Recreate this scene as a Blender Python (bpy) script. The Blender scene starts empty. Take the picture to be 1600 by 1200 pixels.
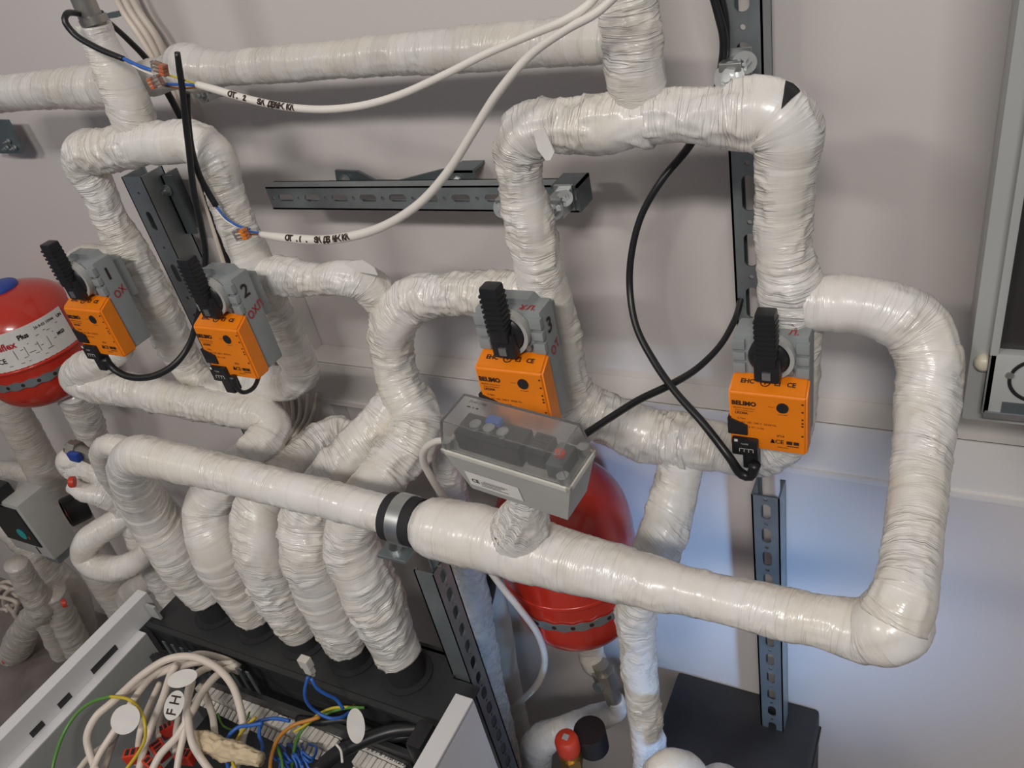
import bpy, bmesh, math, random
import numpy as np
from mathutils import Vector, Matrix
from mathutils.bvhtree import BVHTree

# ------------------------------------------------------------------ camera, world, light
F = 1290.0; DCAM = 0.80; HCAM = 1.70
_d = np.array([448, 1900, F]); _d = _d/np.linalg.norm(_d)
_L = np.array([-2492, -315, F])
AZ = -_d; AX = -_L; AX = AX-AZ*AX.dot(AZ); AX /= np.linalg.norm(AX); AY = np.cross(AZ, AX)
CAM = np.array([0.0, -DCAM, HCAM])
SC = bpy.context.scene; COL = SC.collection
cd = bpy.data.cameras.new('camera'); cam = bpy.data.objects.new('camera', cd); COL.objects.link(cam)
cd.sensor_width = 36; cd.lens = F/1600*36; cd.clip_start = 0.01
R_ = Matrix(((AX[0], -AX[1], -AX[2]), (AY[0], -AY[1], -AY[2]), (AZ[0], -AZ[1], -AZ[2])))
cam.matrix_world = Matrix.Translation(Vector(CAM)) @ R_.to_4x4()
SC.camera = cam
w = bpy.data.worlds.new('world'); SC.world = w; w.use_nodes = True
_nt = w.node_tree; _bg = _nt.nodes['Background']; _bg.inputs[1].default_value = 0.24
_tc0 = _nt.nodes.new('ShaderNodeTexCoord'); _sp = _nt.nodes.new('ShaderNodeSeparateXYZ'); _cr = _nt.nodes.new('ShaderNodeValToRGB')
_nt.links.new(_tc0.outputs['Generated'], _sp.inputs[0]); _nt.links.new(_sp.outputs[2], _cr.inputs[0]); _nt.links.new(_cr.outputs[0], _bg.inputs[0])
_cr.color_ramp.elements[0].position = 0.0; _cr.color_ramp.elements[0].color = (0.20, 0.29, 0.46, 1)
_cr.color_ramp.elements[1].position = 0.45; _cr.color_ramp.elements[1].color = (1.05, 0.99, 0.95, 1)
def area(name, loc, target, sx, sy, power, col):
    l = bpy.data.lights.new(name, 'AREA'); l.shape = 'RECTANGLE'; l.size = sx; l.size_y = sy
    l.energy = power; l.color = col
    o = bpy.data.objects.new(name, l); COL.objects.link(o); o.location = loc
    o.rotation_euler = (Vector(target)-Vector(loc)).to_track_quat('-Z', 'Y').to_euler()
    return o
area('ceiling_light_near', (-1.2, -2.25, 2.9), (-0.5, 0, 1.7), 0.5, 0.16, 13, (1.0, 0.93, 0.86))
area('ceiling_light_far', (0.3, -2.15, 2.9), (0.15, 0, 1.8), 0.7, 0.16, 29, (1.0, 0.95, 0.90))
area('ceiling_light_left', (-3.2, -2.0, 2.9), (-1.4, 0, 1.2), 1.0, 0.3, 2.0, (1.0, 0.94, 0.88))
wl = area('window_daylight', (1.2, -1.7, 0.70), (-0.29, 0, 0.74), 0.22, 0.28, 0.60, (0.30, 0.55, 1.0)); wl.data.spread = math.radians(20)
vs = SC.view_settings
SC.display_settings.display_device = 'sRGB'
vs.view_transform = 'Standard'; vs.look = 'None'; vs.gamma = 1; vs.use_curve_mapping = False
vs.exposure = 0.0

# ------------------------------------------------------------------ helpers
def ray(px, py):
    c = np.array([px-800., py-600., F])/F
    return np.array([AX.dot(c), AY.dot(c), AZ.dot(c)])
def P(px, py, d=None, z=None, y=None):
    """point on the sight line at distance d in front of the wall, or at height z"""
    r = ray(px, py)
    if d is not None: t = (DCAM-d)/r[1]
    else: t = (z-HCAM)/r[2]
    return CAM+r*t
def depth(p):
    q = np.asarray(p)-CAM
    return q[0]*AX[2]+q[1]*AY[2]+q[2]*AZ[2]
def proj(p):
    q = np.asarray(p)-CAM
    c0 = q[..., 0]*AX[0]+q[..., 1]*AY[0]+q[..., 2]*AZ[0]
    c1 = q[..., 0]*AX[1]+q[..., 1]*AY[1]+q[..., 2]*AZ[1]
    c2 = q[..., 0]*AX[2]+q[..., 1]*AY[2]+q[..., 2]*AZ[2]
    return np.stack([800+F*c0/c2, 600+F*c1/c2], -1)
_rng = np.random.RandomState(7); PERM = _rng.permutation(4096); random.seed(5)
def vn(x, y, z):
    xi = np.floor(x).astype(int); yi = np.floor(y).astype(int); zi = np.floor(z).astype(int)
    fx = x-xi; fy = y-yi; fz = z-zi
    fx = fx*fx*(3-2*fx); fy = fy*fy*(3-2*fy); fz = fz*fz*(3-2*fz)
    def h(a, b, c): return PERM[(a+PERM[(b+PERM[c & 4095]) & 4095]) & 4095]/4095.
    def lx(b, c): return h(xi, b, c)*(1-fx)+h(xi+1, b, c)*fx
    def ly(c): return lx(yi, c)*(1-fy)+lx(yi+1, c)*fy
    return ly(zi)*(1-fz)+ly(zi+1)*fz

def link(name, me, mat, parent=None, smooth=False):
    o = bpy.data.objects.new(name, me); COL.objects.link(o)
    if mat is not None and not me.materials:
        me.materials.append(mat)
    if smooth: me.shade_smooth()
    if parent is not None: o.parent = parent
    return o
def tag(o, label=None, cat=None, group=None, kind=None):
    if label: o['label'] = label
    if cat: o['category'] = cat
    if group: o['group'] = group
    if kind: o['kind'] = kind
    return o
def empty(name, label, cat, loc=(0, 0, 0), group=None, rot=None):
    o = bpy.data.objects.new(name, None); COL.objects.link(o); o.location = Vector(loc)
    if rot: o.rotation_euler = rot
    o.empty_display_size = 0.02
    return tag(o, label, cat, group)
def rel(parent, p):
    """world point into parent's frame (parents only carry a location unless noted)"""
    return np.asarray(p)-np.array(parent.location) if parent is not None else np.asarray(p)

class MB:
    def __init__(s): s.v = []; s.f = []
    def add(s, v, f):
        n = len(s.v); s.v += [tuple(map(float, q)) for q in v]; s.f += [tuple(i+n for i in g) for g in f]; return s
    def box(s, x0, x1, y0, y1, z0, z1, M=None, bev=0.0):
        if bev > 0:
            bm = bmesh.new(); bmesh.ops.create_cube(bm, size=1)
            for v in bm.verts:
                v.co = Vector(((x0+x1)/2+v.co.x*(x1-x0), (y0+y1)/2+v.co.y*(y1-y0), (z0+z1)/2+v.co.z*(z1-z0)))
            bmesh.ops.bevel(bm, geom=bm.edges[:], offset=bev, segments=2, affect='EDGES', profile=0.6)
            bm.verts.index_update()
            v = [tuple(q.co) for q in bm.verts]; f = [tuple(q.index for q in g.verts) for g in bm.faces]; bm.free()
        else:
            v = [(x0, y0, z0), (x1, y0, z0), (x1, y1, z0), (x0, y1, z0), (x0, y0, z1), (x1, y0, z1), (x1, y1, z1), (x0, y1, z1)]
            f = [(0, 3, 2, 1), (4, 5, 6, 7), (0, 1, 5, 4), (1, 2, 6, 5), (2, 3, 7, 6), (3, 0, 4, 7)]
        if M is not None: v = [tuple(M @ Vector(q)) for q in v]
        return s.add(v, f)
    def hexa(s, c):
        """eight corners: bottom 4, top 4"""
        return s.add(c, [(0, 3, 2, 1), (4, 5, 6, 7), (0, 1, 5, 4), (1, 2, 6, 5), (2, 3, 7, 6), (3, 0, 4, 7)])
    def cyl(s, a, b, r0, r1=None, n=24, caps=True):
        a = Vector(a); b = Vector(b); r1 = r0 if r1 is None else r1
        t = (b-a).normalized(); u = t.orthogonal().normalized(); w_ = t.cross(u)
        v = []; 
        for c, r in ((a, r0), (b, r1)):
            for i in range(n):
                q = 2*math.pi*i/n; v.append(c+u*math.cos(q)*r+w_*math.sin(q)*r)
        f = [(i, (i+1) % n, n+(i+1) % n, n+i) for i in range(n)]
        if caps: f += [tuple(range(n-1, -1, -1)), tuple(range(n, 2*n))]
        return s.add(v, f)
    def lathe(s, base, axis, prof, n=32):
        """prof: (radius, height) along axis from base"""
        a = Vector(base); t = Vector(axis).normalized(); u = t.orthogonal().normalized(); w_ = t.cross(u)
        v = []; m = len(prof)
        for r, h in prof:
            for i in range(n):
                q = 2*math.pi*i/n; v.append(a+t*h+u*math.cos(q)*max(r, 1e-5)+w_*math.sin(q)*max(r, 1e-5))
        f = []
        for j in range(m-1):
            for i in range(n):
                f.append((j*n+i, j*n+(i+1) % n, (j+1)*n+(i+1) % n, (j+1)*n+i))
        f += [tuple(range(n-1, -1, -1)), tuple(range((m-1)*n, m*n))]
        return s.add(v, f)
    def prism(s, pts, y0, y1, M=None):
        """outline in the x-z plane, extruded along y"""
        n = len(pts); v = [(x, y0, z) for x, z in pts]+[(x, y1, z) for x, z in pts]
        f = [tuple(range(n)), tuple(range(2*n-1, n-1, -1))]+[((i+1) % n, i, n+i, n+(i+1) % n) for i in range(n)]
        if M is not None: v = [tuple(M @ Vector(q)) for q in v]
        return s.add(v, f)
    def build(s, name, mat, parent=None, smooth=False, local=False):
        me = bpy.data.meshes.new(name)
        v = s.v
        if parent is not None and not local:
            L = np.array(parent_world(parent)); v = [tuple(np.array(q)-L) for q in v]
        me.from_pydata(v, [], s.f); me.update()
        bm = bmesh.new(); bm.from_mesh(me); bmesh.ops.recalc_face_normals(bm, faces=bm.faces); bm.to_mesh(me); bm.free()
        o = link(name, me, mat, parent)
        if smooth: me.shade_smooth(); smooth_angle(me)
        return o
def smooth_angle(me, ang=40):
    try: me.set_sharp_from_angle(angle=math.radians(ang))
    except Exception: pass
def parent_world(p):
    t = np.zeros(3)
    while p is not None:
        t = t+np.array(p.location); p = p.parent
    return t

# ------------------------------------------------------------------ materials
def mat(name, col, rough=0.5, metal=0.0, noise=None, bump=None, spec=0.5, coat=0.0, trans=0.0, alpha=1.0):
    m = bpy.data.materials.new(name); m.use_nodes = True; nt = m.node_tree; b = nt.nodes['Principled BSDF']
    b.inputs['Base Color'].default_value = (*col, 1); b.inputs['Roughness'].default_value = rough
    b.inputs['Metallic'].default_value = metal; b.inputs['Specular IOR Level'].default_value = spec
    b.inputs['Coat Weight'].default_value = coat
    b.inputs['Transmission Weight'].default_value = trans; b.inputs['Alpha'].default_value = alpha
    tc = nt.nodes.new('ShaderNodeTexCoord')
    if noise is None: noise = (40, 0.06)
    n = nt.nodes.new('ShaderNodeTexNoise'); n.inputs['Scale'].default_value = noise[0]; n.inputs['Detail'].default_value = 5
    nt.links.new(tc.outputs['Object'], n.inputs['Vector'])
    r = nt.nodes.new('ShaderNodeMapRange'); r.inputs[1].default_value = 0.3; r.inputs[2].default_value = 0.7
    r.inputs[3].default_value = 1-noise[1]; r.inputs[4].default_value = 1+noise[1]
    nt.links.new(n.outputs[0], r.inputs[0])
    mx = nt.nodes.new('ShaderNodeMix'); mx.data_type = 'RGBA'; mx.blend_type = 'MULTIPLY'; mx.inputs[0].default_value = 1
    mx.inputs[6].default_value = (*col, 1); nt.links.new(r.outputs[0], mx.inputs[7])
    nt.links.new(mx.outputs[2], b.inputs['Base Color'])
    if bump:
        n2 = nt.nodes.new('ShaderNodeTexNoise'); n2.inputs['Scale'].default_value = bump[0]; n2.inputs['Detail'].default_value = 4
        nt.links.new(tc.outputs['Object'], n2.inputs['Vector'])
        bp = nt.nodes.new('ShaderNodeBump'); bp.inputs['Strength'].default_value = bump[1]; bp.inputs['Distance'].default_value = 0.001
        nt.links.new(n2.outputs[0], bp.inputs['Height']); nt.links.new(bp.outputs[0], b.inputs['Normal'])
    return m
def sepc(nt, sock):
    q = nt.nodes.new('ShaderNodeSeparateColor'); nt.links.new(sock, q.inputs[0]); return q.outputs[0]
def tape_mat(name, col, rough, fine, bandf=34.0, btone=0.05):
    """white pvc wrapping tape: overlap tone per turn + stretched fine wrinkles along the turns"""
    m = bpy.data.materials.new(name); m.use_nodes = True; nt = m.node_tree; b = nt.nodes['Principled BSDF']
    b.inputs['Roughness'].default_value = rough; b.inputs['Specular IOR Level'].default_value = 0.5
    b.inputs['Coat Weight'].default_value = 0.25; b.inputs['Coat Roughness'].default_value = 0.12
    uv = nt.nodes.new('ShaderNodeUVMap'); uv.uv_map = 'UVMap'
    cat_ = nt.nodes.new('ShaderNodeAttribute'); cat_.attribute_name = 'crk'
    N = nt.nodes.new; Lk = nt.links.new
    def mth(op, a, b=None, clamp=False):
        n_ = N('ShaderNodeMath'); n_.operation = op; n_.use_clamp = clamp
        for k, q in enumerate((a, b)):
            if q is None: continue
            if isinstance(q, (int, float)): n_.inputs[k].default_value = q
            else: Lk(q, n_.inputs[k])
        return n_.outputs[0]
    def ridged(sx, sy, dist, pw):
        mp = N('ShaderNodeMapping'); mp.inputs['Scale'].default_value = (sx, sy, 1); Lk(uv.outputs[0], mp.inputs[0])
        n = N('ShaderNodeTexNoise'); n.noise_dimensions = '2D'; n.inputs['Scale'].default_value = 1.0; n.inputs['Detail'].default_value = 1.5; n.inputs['Distortion'].default_value = dist
        Lk(mp.outputs[0], n.inputs['Vector'])
        a = mth('ABSOLUTE', mth('MULTIPLY', mth('SUBTRACT', n.outputs[0], 0.5), 5.0)); return mth('POWER', mth('SUBTRACT', 1.0, a, True), pw)
    sep = N('ShaderNodeSeparateXYZ'); Lk(uv.outputs[0], sep.inputs[0])
    def vor(feat):
        v = N('ShaderNodeTexVoronoi'); v.voronoi_dimensions = '1D'; v.feature = feat; v.inputs['Scale'].default_value = bandf; Lk(sep.outputs[1], v.inputs['W']); return v
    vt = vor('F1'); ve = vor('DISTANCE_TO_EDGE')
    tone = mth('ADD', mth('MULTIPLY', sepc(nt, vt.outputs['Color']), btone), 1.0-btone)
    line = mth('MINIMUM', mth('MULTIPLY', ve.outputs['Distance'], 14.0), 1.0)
    r1 = ridged(18, 165, 0.7, 1.8); r2 = ridged(34, 380, 0.8, 1.3)
    h = mth('MULTIPLY', mth('ADD', r1, mth('MULTIPLY', r2, 0.28)), cat_.outputs['Fac'])
    h = mth('ADD', mth('MULTIPLY', h, fine), mth('MULTIPLY', line, 0.13))
    tc = N('ShaderNodeTexCoord')
    n3 = N('ShaderNodeTexNoise'); n3.inputs['Scale'].default_value = 22; n3.inputs['Detail'].default_value = 4
    Lk(tc.outputs['Object'], n3.inputs['Vector'])
    cr = N('ShaderNodeValToRGB')
    cr.color_ramp.elements[0].position = 0.36; cr.color_ramp.elements[0].color = (col[0]*.96, col[1]*.93, col[2]*.87, 1)
    cr.color_ramp.elements[1].position = 0.60; cr.color_ramp.elements[1].color = (*col, 1)
    Lk(n3.outputs[0], cr.inputs[0])
    n4 = N('ShaderNodeTexNoise'); n4.inputs['Scale'].default_value = 90; Lk(tc.outputs['Object'], n4.inputs['Vector'])
    crease_shade = mth('ADD', mth('MULTIPLY', line, 0.05), 0.95)          # crease shading painted into the colour along the tape edges
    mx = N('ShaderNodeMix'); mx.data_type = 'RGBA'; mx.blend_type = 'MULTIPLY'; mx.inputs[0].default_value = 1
    Lk(cr.outputs[0], mx.inputs[6]); Lk(mth('MULTIPLY', tone, crease_shade), mx.inputs[7])
    Lk(mx.outputs[2], b.inputs['Base Color'])
    Lk(mth('ADD', mth('MULTIPLY', n4.outputs[0], 0.25), rough-0.12), b.inputs['Roughness'])
    bp = N('ShaderNodeBump'); bp.inputs['Strength'].default_value = 1.0; bp.inputs['Distance'].default_value = 0.0012
    Lk(h, bp.inputs['Height']); Lk(bp.outputs[0], b.inputs['Normal']); Lk(bp.outputs[0], b.inputs['Coat Normal'])
    return m
M = {}
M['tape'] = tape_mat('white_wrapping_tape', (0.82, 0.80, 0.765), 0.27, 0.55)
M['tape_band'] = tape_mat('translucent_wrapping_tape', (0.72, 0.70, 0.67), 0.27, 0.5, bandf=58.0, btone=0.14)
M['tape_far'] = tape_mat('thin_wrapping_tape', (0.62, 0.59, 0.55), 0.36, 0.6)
M['wall'] = mat('painted_wall', (0.64, 0.605, 0.59), 0.55, noise=(3, 0.02), bump=(120, 0.05))
M['floor'] = mat('concrete_floor', (0.22, 0.19, 0.175), 0.7, noise=(12, 0.25), bump=(60, 0.4))
M['foam'] = mat('black_foam', (0.018, 0.018, 0.02), 0.75, bump=(300, 0.4))
M['zinc'] = mat('galvanized_steel', (0.33, 0.37, 0.385), 0.42, 0.75, noise=(25, 0.12), bump=(200, 0.05))
M['zinc_dark'] = mat('grey_steel', (0.16, 0.19, 0.20), 0.5, 0.6, noise=(25, 0.15))
M['chrome'] = mat('bright_zinc', (0.52, 0.54, 0.54), 0.36, 0.9, noise=(30, 0.1))
M['steel_pipe'] = mat('bare_steel_pipe', (0.36, 0.34, 0.31), 0.35, 0.7, noise=(20, 0.2))
M['red'] = mat('red_enamel', (0.52, 0.028, 0.012), 0.24, coat=0.5, noise=(8, 0.05))
M['blue_cap'] = mat('blue_plastic', (0.02, 0.06, 0.32), 0.4)
M['red_cap'] = mat('red_plastic', (0.62, 0.05, 0.02), 0.4)
M['black'] = mat('black_plastic', (0.016, 0.016, 0.018), 0.38, bump=(400, 0.1))
M['cable_black'] = mat('black_cable', (0.014, 0.015, 0.017), 0.36)
M['cable_white'] = mat('white_cable', (0.78, 0.74, 0.68), 0.38, noise=(30, 0.04))
M['cable_cream'] = mat('cream_cable', (0.73, 0.65, 0.57), 0.42, noise=(30, 0.05))
M['blue'] = mat('blue_wire', (0.03, 0.13, 0.48), 0.35)
M['yellow'] = mat('yellow_wire', (0.62, 0.48, 0.04), 0.35)
M['green'] = mat('green_wire', (0.10, 0.28, 0.05), 0.35)
M['brown'] = mat('brown_wire', (0.20, 0.08, 0.03), 0.4)
M['orange_wire'] = mat('orange_wire', (0.55, 0.23, 0.04), 0.4)
M['grey'] = mat('grey_plastic', (0.285, 0.31, 0.315), 0.42, noise=(60, 0.04))
M['grey_light'] = mat('light_grey_plastic', (0.43, 0.43, 0.41), 0.45, noise=(60, 0.04))
M['orange'] = mat('orange_plastic', (0.86, 0.23, 0.006), 0.40, noise=(60, 0.03))
M['ink'] = mat('dark_print', (0.03, 0.015, 0.01), 0.6)
M['ink_red'] = mat('red_marker', (0.45, 0.03, 0.03), 0.6)
M['paper'] = mat('paper_label', (0.78, 0.76, 0.72), 0.6)
M['white'] = mat('white_enamel', (0.74, 0.74, 0.75), 0.35, noise=(10, 0.02))
M['cabinet_grey'] = mat('grey_enamel', (0.42, 0.43, 0.42), 0.42, noise=(10, 0.03))
M['dark_glass'] = mat('dark_panel', (0.035, 0.033, 0.032), 0.25)
M['pearl'] = mat('beige_plastic', (0.60, 0.55, 0.44), 0.35)
M['cable_duct'] = mat('trunking_plastic', (0.72, 0.69, 0.66), 0.42, noise=(10, 0.02))
M['charcoal'] = mat('charcoal_metal', (0.030, 0.032, 0.034), 0.42, noise=(20, 0.1))
M['foam_box'] = mat('dark_box', (0.028, 0.028, 0.032), 0.6, noise=(20, 0.2))
M['brass'] = mat('brass', (0.55, 0.36, 0.12), 0.3, 0.9)
M['lever'] = mat('red_orange_plastic', (0.55, 0.14, 0.05), 0.4)
M['copper'] = mat('copper', (0.50, 0.26, 0.15), 0.4, 0.7)
M['teal'] = mat('teal_sticker', (0.02, 0.32, 0.32), 0.5)
M['clear'] = mat('clear_plastic', (0.90, 0.90, 0.89), 0.13, trans=0.93)
M['clear'].node_tree.nodes['Principled BSDF'].inputs['IOR'].default_value = 1.25
M['masking'] = mat('tan_masking_tape', (0.62, 0.50, 0.33), 0.6, bump=(90, 0.8))
M['rim'] = mat('cream_gasket', (0.62, 0.60, 0.54), 0.35)

# ------------------------------------------------------------------ tubes
def spline(nodes, step):
    """nodes: array n x 4 (xyz r) -> resampled Catmull-Rom"""
    n = np.array(nodes, float)
    if len(n) == 2: n = np.vstack([n[0], n.mean(0), n[1]])
    e = np.vstack([2*n[0]-n[1], n, 2*n[-1]-n[-2]]); out = []
    for i in range(1, len(e)-2):
        p0, p1, p2, p3 = e[i-1:i+3]
        d1 = np.linalg.norm(p2[:3]-p1[:3])
        da = max(np.linalg.norm(p1[:3]-p0[:3]), 1e-6)**.5; db = max(d1, 1e-6)**.5; dc = max(np.linalg.norm(p3[:3]-p2[:3]), 1e-6)**.5
        m1 = (p1-p0)/da-(p2-p0)/(da+db)+(p2-p1)/db; m2 = (p2-p1)/db-(p3-p1)/(db+dc)+(p3-p2)/dc
        m1 = m1*db; m2 = m2*db
        for t in np.linspace(0, 1, 14, endpoint=False):
            t2 = t*t; t3 = t2*t
            out.append((2*t3-3*t2+1)*p1+(t3-2*t2+t)*m1+(-2*t3+3*t2)*p2+(t3-t2)*m2)
    out.append(e[-2]); out = np.array(out)
    s = np.concatenate([[0], np.cumsum(np.linalg.norm(np.diff(out[:, :3], axis=0), axis=1))])
    m = max(4, int(s[-1]/step)+1); ss = np.linspace(0, s[-1], m)
    return np.stack([np.interp(ss, s, out[:, k]) for k in range(4)], 1), ss
def frames(c):
    t = np.gradient(c[:, :3], axis=0); t /= np.linalg.norm(t, axis=1)[:, None]
    u = np.zeros_like(t); v0 = CAM-c[0, :3]; v0 = v0-t[0]*v0.dot(t[0]); u[0] = v0/np.linalg.norm(v0)
    for i in range(1, len(t)):
        q = u[i-1]-t[i]*u[i-1].dot(t[i]); u[i] = q/np.linalg.norm(q)
    return t, u, np.cross(t, u)
def to3(nodes):
    out = []
    for n in nodes:
        if len(n) == 5: p = P(n[1], n[2], z=n[3]); hw = n[4]      # ('z', px, py, z, hw)
        else: p = P(n[0], n[1], d=n[2]); hw = n[3]
        out.append([*p, hw*depth(p)/F])
    return out
_seed = [0]
def tube_mesh(name, n4, NT=56, step=0.0022, crinkle=1.0, bands=1.0, tilt=0.5, pitch=(0.014, 0.032), plain=False):
    c, s = spline(n4, step); t, u, v = frames(c); m = len(c)
    th = np.linspace(-math.pi, math.pi, NT, endpoint=False)
    TH, S = np.meshgrid(th, s); R = np.repeat(c[:, 3][:, None], NT, 1)
    _seed[0] += 1; k = _seed[0]*17.3
    crk = np.ones_like(R); SE = S.copy()
    if not plain:
        z0 = np.zeros_like(S)
        tl = tilt*(2*vn(z0+k, z0, S/0.06)-1)+tilt*0.35
        SE = S+R*tl*np.cos(TH-1.4-1.5*vn(z0+k, z0+4, S/0.1))
        rg = np.random.RandomState(_seed[0]); ed = [-0.1]
        while ed[-1] < s[-1]+0.1: ed.append(ed[-1]+rg.uniform(*pitch))
        ed = np.array(ed); ix = np.clip(np.searchsorted(ed, SE)-1, 0, len(ed)-2)
        fr = (SE-ed[ix])/(ed[ix+1]-ed[ix]); ro = rg.uniform(-1, 1, len(ed)); rt = rg.uniform(0, 1, len(ed))
        disp = bands*(0.0007*(0.5-fr)+0.0003*ro[ix])
        cx = np.cos(TH); sx = np.sin(TH)
        mask = np.clip(vn(cx*0.9+k, sx*0.9, S/0.035+9)*3.0-0.75, 0.10, 1); crk = mask*min(1.1, .25+crinkle*.85)
        a = 1-np.abs(2*vn(cx*1.5+k, sx*1.5+3, SE/0.0052)-1); b_ = 1-np.abs(2*vn(cx*2.4+k, sx*2.4+7, SE/0.0125)-1)
        disp += crinkle*mask*(0.0011*(a**2.5-0.35)+0.0034*(b_**3-0.25))
        disp += 0.0022*(vn(cx*1.1+k, sx*1.1, S/0.022)-0.5)*min(1, .4+crinkle)
        disp *= np.clip(R/0.025, 0.35, 1.3); R = R+disp
    V = c[:, None, :3]+u[:, None, :]*(R*np.cos(TH))[..., None]+v[:, None, :]*(R*np.sin(TH))[..., None]
    V = V.reshape(-1, 3); base = V[0].copy()
    i = np.arange(m-1)[:, None]*NT; j = np.arange(NT)[None, :]; j2 = (j+1) % NT
    Fq = np.stack([i+j, i+j2, i+NT+j2, i+NT+j], -1).reshape(-1, 4)
    faces = Fq.tolist(); faces.append(list(range(NT-1, -1, -1))); faces.append([(m-1)*NT+q for q in range(NT)])
    org = c[0, :3].copy()
    me = bpy.data.meshes.new(name); me.from_pydata((V-org).tolist(), [], faces); me.update()
    me.shade_smooth()
    if not plain:
        at = me.attributes.new('crk', 'FLOAT', 'POINT'); at.data.foreach_set('value', crk.reshape(-1).astype(np.float32))
        uvl = me.uv_layers.new(name='UVMap'); li = np.zeros(len(me.loops), dtype=np.int32); me.loops.foreach_get('vertex_index', li)
        r0 = float(np.mean(c[:, 3])); U = np.stack([(TH*r0).reshape(-1), SE.reshape(-1)+k], -1)[li]
        nq = len(Fq)*4; Uq = U[:nq].reshape(-1, 4, 2); wrap = (np.abs(Uq[:, 0, 0]-Uq[:, 1, 0]) > r0*3)
        Uq[wrap, 1, 0] += 2*math.pi*r0; Uq[wrap, 2, 0] += 2*math.pi*r0
        uvl.data.foreach_set('uv', U.astype(np.float32).reshape(-1))
    return me, org, V, Fq, c
GAPS = {}
def pipe(label, nodes, gaps=(), far=False, name='wrapped_pipe', group=None, m=None, raw=False, **kw):
    n4 = nodes if raw else to3(nodes)
    if far: kw.setdefault('NT', 36); kw.setdefault('step', 0.004)
    me, org, V, Fq, c = tube_mesh(name, n4, **kw)
    o = link(name, me, m or M['tape'], None); o.location = org
    tag(o, label, 'insulated pipe', group)
    if gaps:
        bvh = BVHTree.FromPolygons([tuple(q) for q in V], [tuple(int(z) for z in f) for f in Fq])
        for poly in gaps:                                          # spots where the tape gaps and the black foam shows
            q = np.array(poly, float); ce = q.mean(0); K = 8; pts = []; nn = len(q)
            for a_ in range(nn):
                for t_ in range(4):
                    e_ = q[a_]*(1-t_/4)+q[(a_+1) % nn]*t_/4
                    pts.append([ce+(e_-ce)*(r_/K) for r_ in range(1, K+1)])
            vs_ = []; okk = True
            for col_ in [[ce]]+pts:
                for c2 in col_:
                    r = ray(*c2); h = bvh.ray_cast(Vector(CAM), Vector(r).normalized())
                    if h[0] is None: okk = False; break
                    vs_.append(tuple(h[0]+h[1]*(0.0009 if h[1].dot(Vector(r)) < 0 else -0.0009)-Vector(org)))
            if not okk: print('gap missed', label[:40]); continue
            n_ = len(pts); f = []
            for a_ in range(n_):
                b_ = (a_+1) % n_; A = 1+a_*K; B = 1+b_*K; f.append((0, A, B))
                for r_ in range(K-1): f.append((A+r_, A+r_+1, B+r_+1, B+r_))
            me2 = bpy.data.meshes.new('exposed_foam'); me2.from_pydata(vs_, [], f); me2.shade_smooth()
            g = link('exposed_foam', me2, M['foam'], o); g['label'] = 'black foam showing through a gap in the tape'
    return o
def cable(label, nodes, m, name='cable', cat='cable', parent=None, NT=12, step=0.004, group=None, raw=False):
    n4 = nodes if raw else to3(nodes)
    me, org, V, Fq, c = tube_mesh(name, n4, NT=NT, step=step, plain=True)
    if parent is not None:
        o = link(name, me, m, parent); o.location = org-parent_world(parent); return o, c
    o = link(name, me, m); o.location = org; tag(o, label, cat, group); return o, c

def text_mesh(s, size, bold=0.0):
    cu = bpy.data.curves.new('t', 'FONT'); cu.body = s; cu.size = size; cu.align_x = 'CENTER'; cu.align_y = 'CENTER'; cu.offset = bold
    cu.resolution_u = 2
    o = bpy.data.objects.new('t', cu); COL.objects.link(o)
    dg = bpy.context.evaluated_depsgraph_get(); dg.update()
    me = bpy.data.meshes.new_from_object(o.evaluated_get(dg)); bpy.data.objects.remove(o); bpy.data.curves.remove(cu)
    v = [tuple(q.co) for q in me.vertices]; f = [tuple(p.vertices) for p in me.polygons]; bpy.data.meshes.remove(me)
    return v, f
_tc = {}
def tm(s, size, bold=0.0):
    k = (s, size, bold)
    if k not in _tc: _tc[k] = text_mesh(s, size, bold)
    return _tc[k]
def tmd(s, size, bold):
    k = ('d', s, size, bold)
    if k not in _tc:
        v, f = tm(s, size, bold); bm = bmesh.new(); vv = [bm.verts.new(q) for q in v]
        for g in f:
            try: bm.faces.new([vv[i] for i in g])
            except ValueError: pass
        bmesh.ops.triangulate(bm, faces=bm.faces); bmesh.ops.subdivide_edges(bm, edges=bm.edges[:], cuts=3, use_grid_fill=True); bm.verts.index_update()
        _tc[k] = ([tuple(q.co) for q in bm.verts], [tuple(q.index for q in g.verts) for g in bm.faces]); bm.free()
    return _tc[k]
def lettering(mb, s, size, o, ux, uy, bold=0.0, lift=0.0004):
    """adds flat letters with baseline direction ux and up direction uy at origin o"""
    v, f = tm(s, size, bold); o = Vector(o); ux = Vector(ux).normalized(); uy = Vector(uy).normalized(); n = ux.cross(uy)
    mb.add([tuple(o+ux*x+uy*y+n*lift) for x, y, z in v], f)
def rects(mb, items, o, ux, uy, lift=0.0004):
    o = Vector(o); ux = Vector(ux).normalized(); uy = Vector(uy).normalized(); n = ux.cross(uy)
    for x0, x1, y0, y1 in items:
        mb.add([tuple(o+ux*x+uy*y+n*lift) for x, y in ((x0, y0), (x1, y0), (x1, y1), (x0, y1))], [(0, 1, 2, 3)])

# ------------------------------------------------------------------ the setting
mb = MB(); mb.box(-6, 3, 0, 0.1, 0, 3.4); tag(mb.build('wall_back', M['wall']), kind='structure')
mb = MB(); mb.box(-6, 3, -4, 0.1, -0.1, 0); tag(mb.build('floor', M['floor']), kind='structure')

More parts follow.
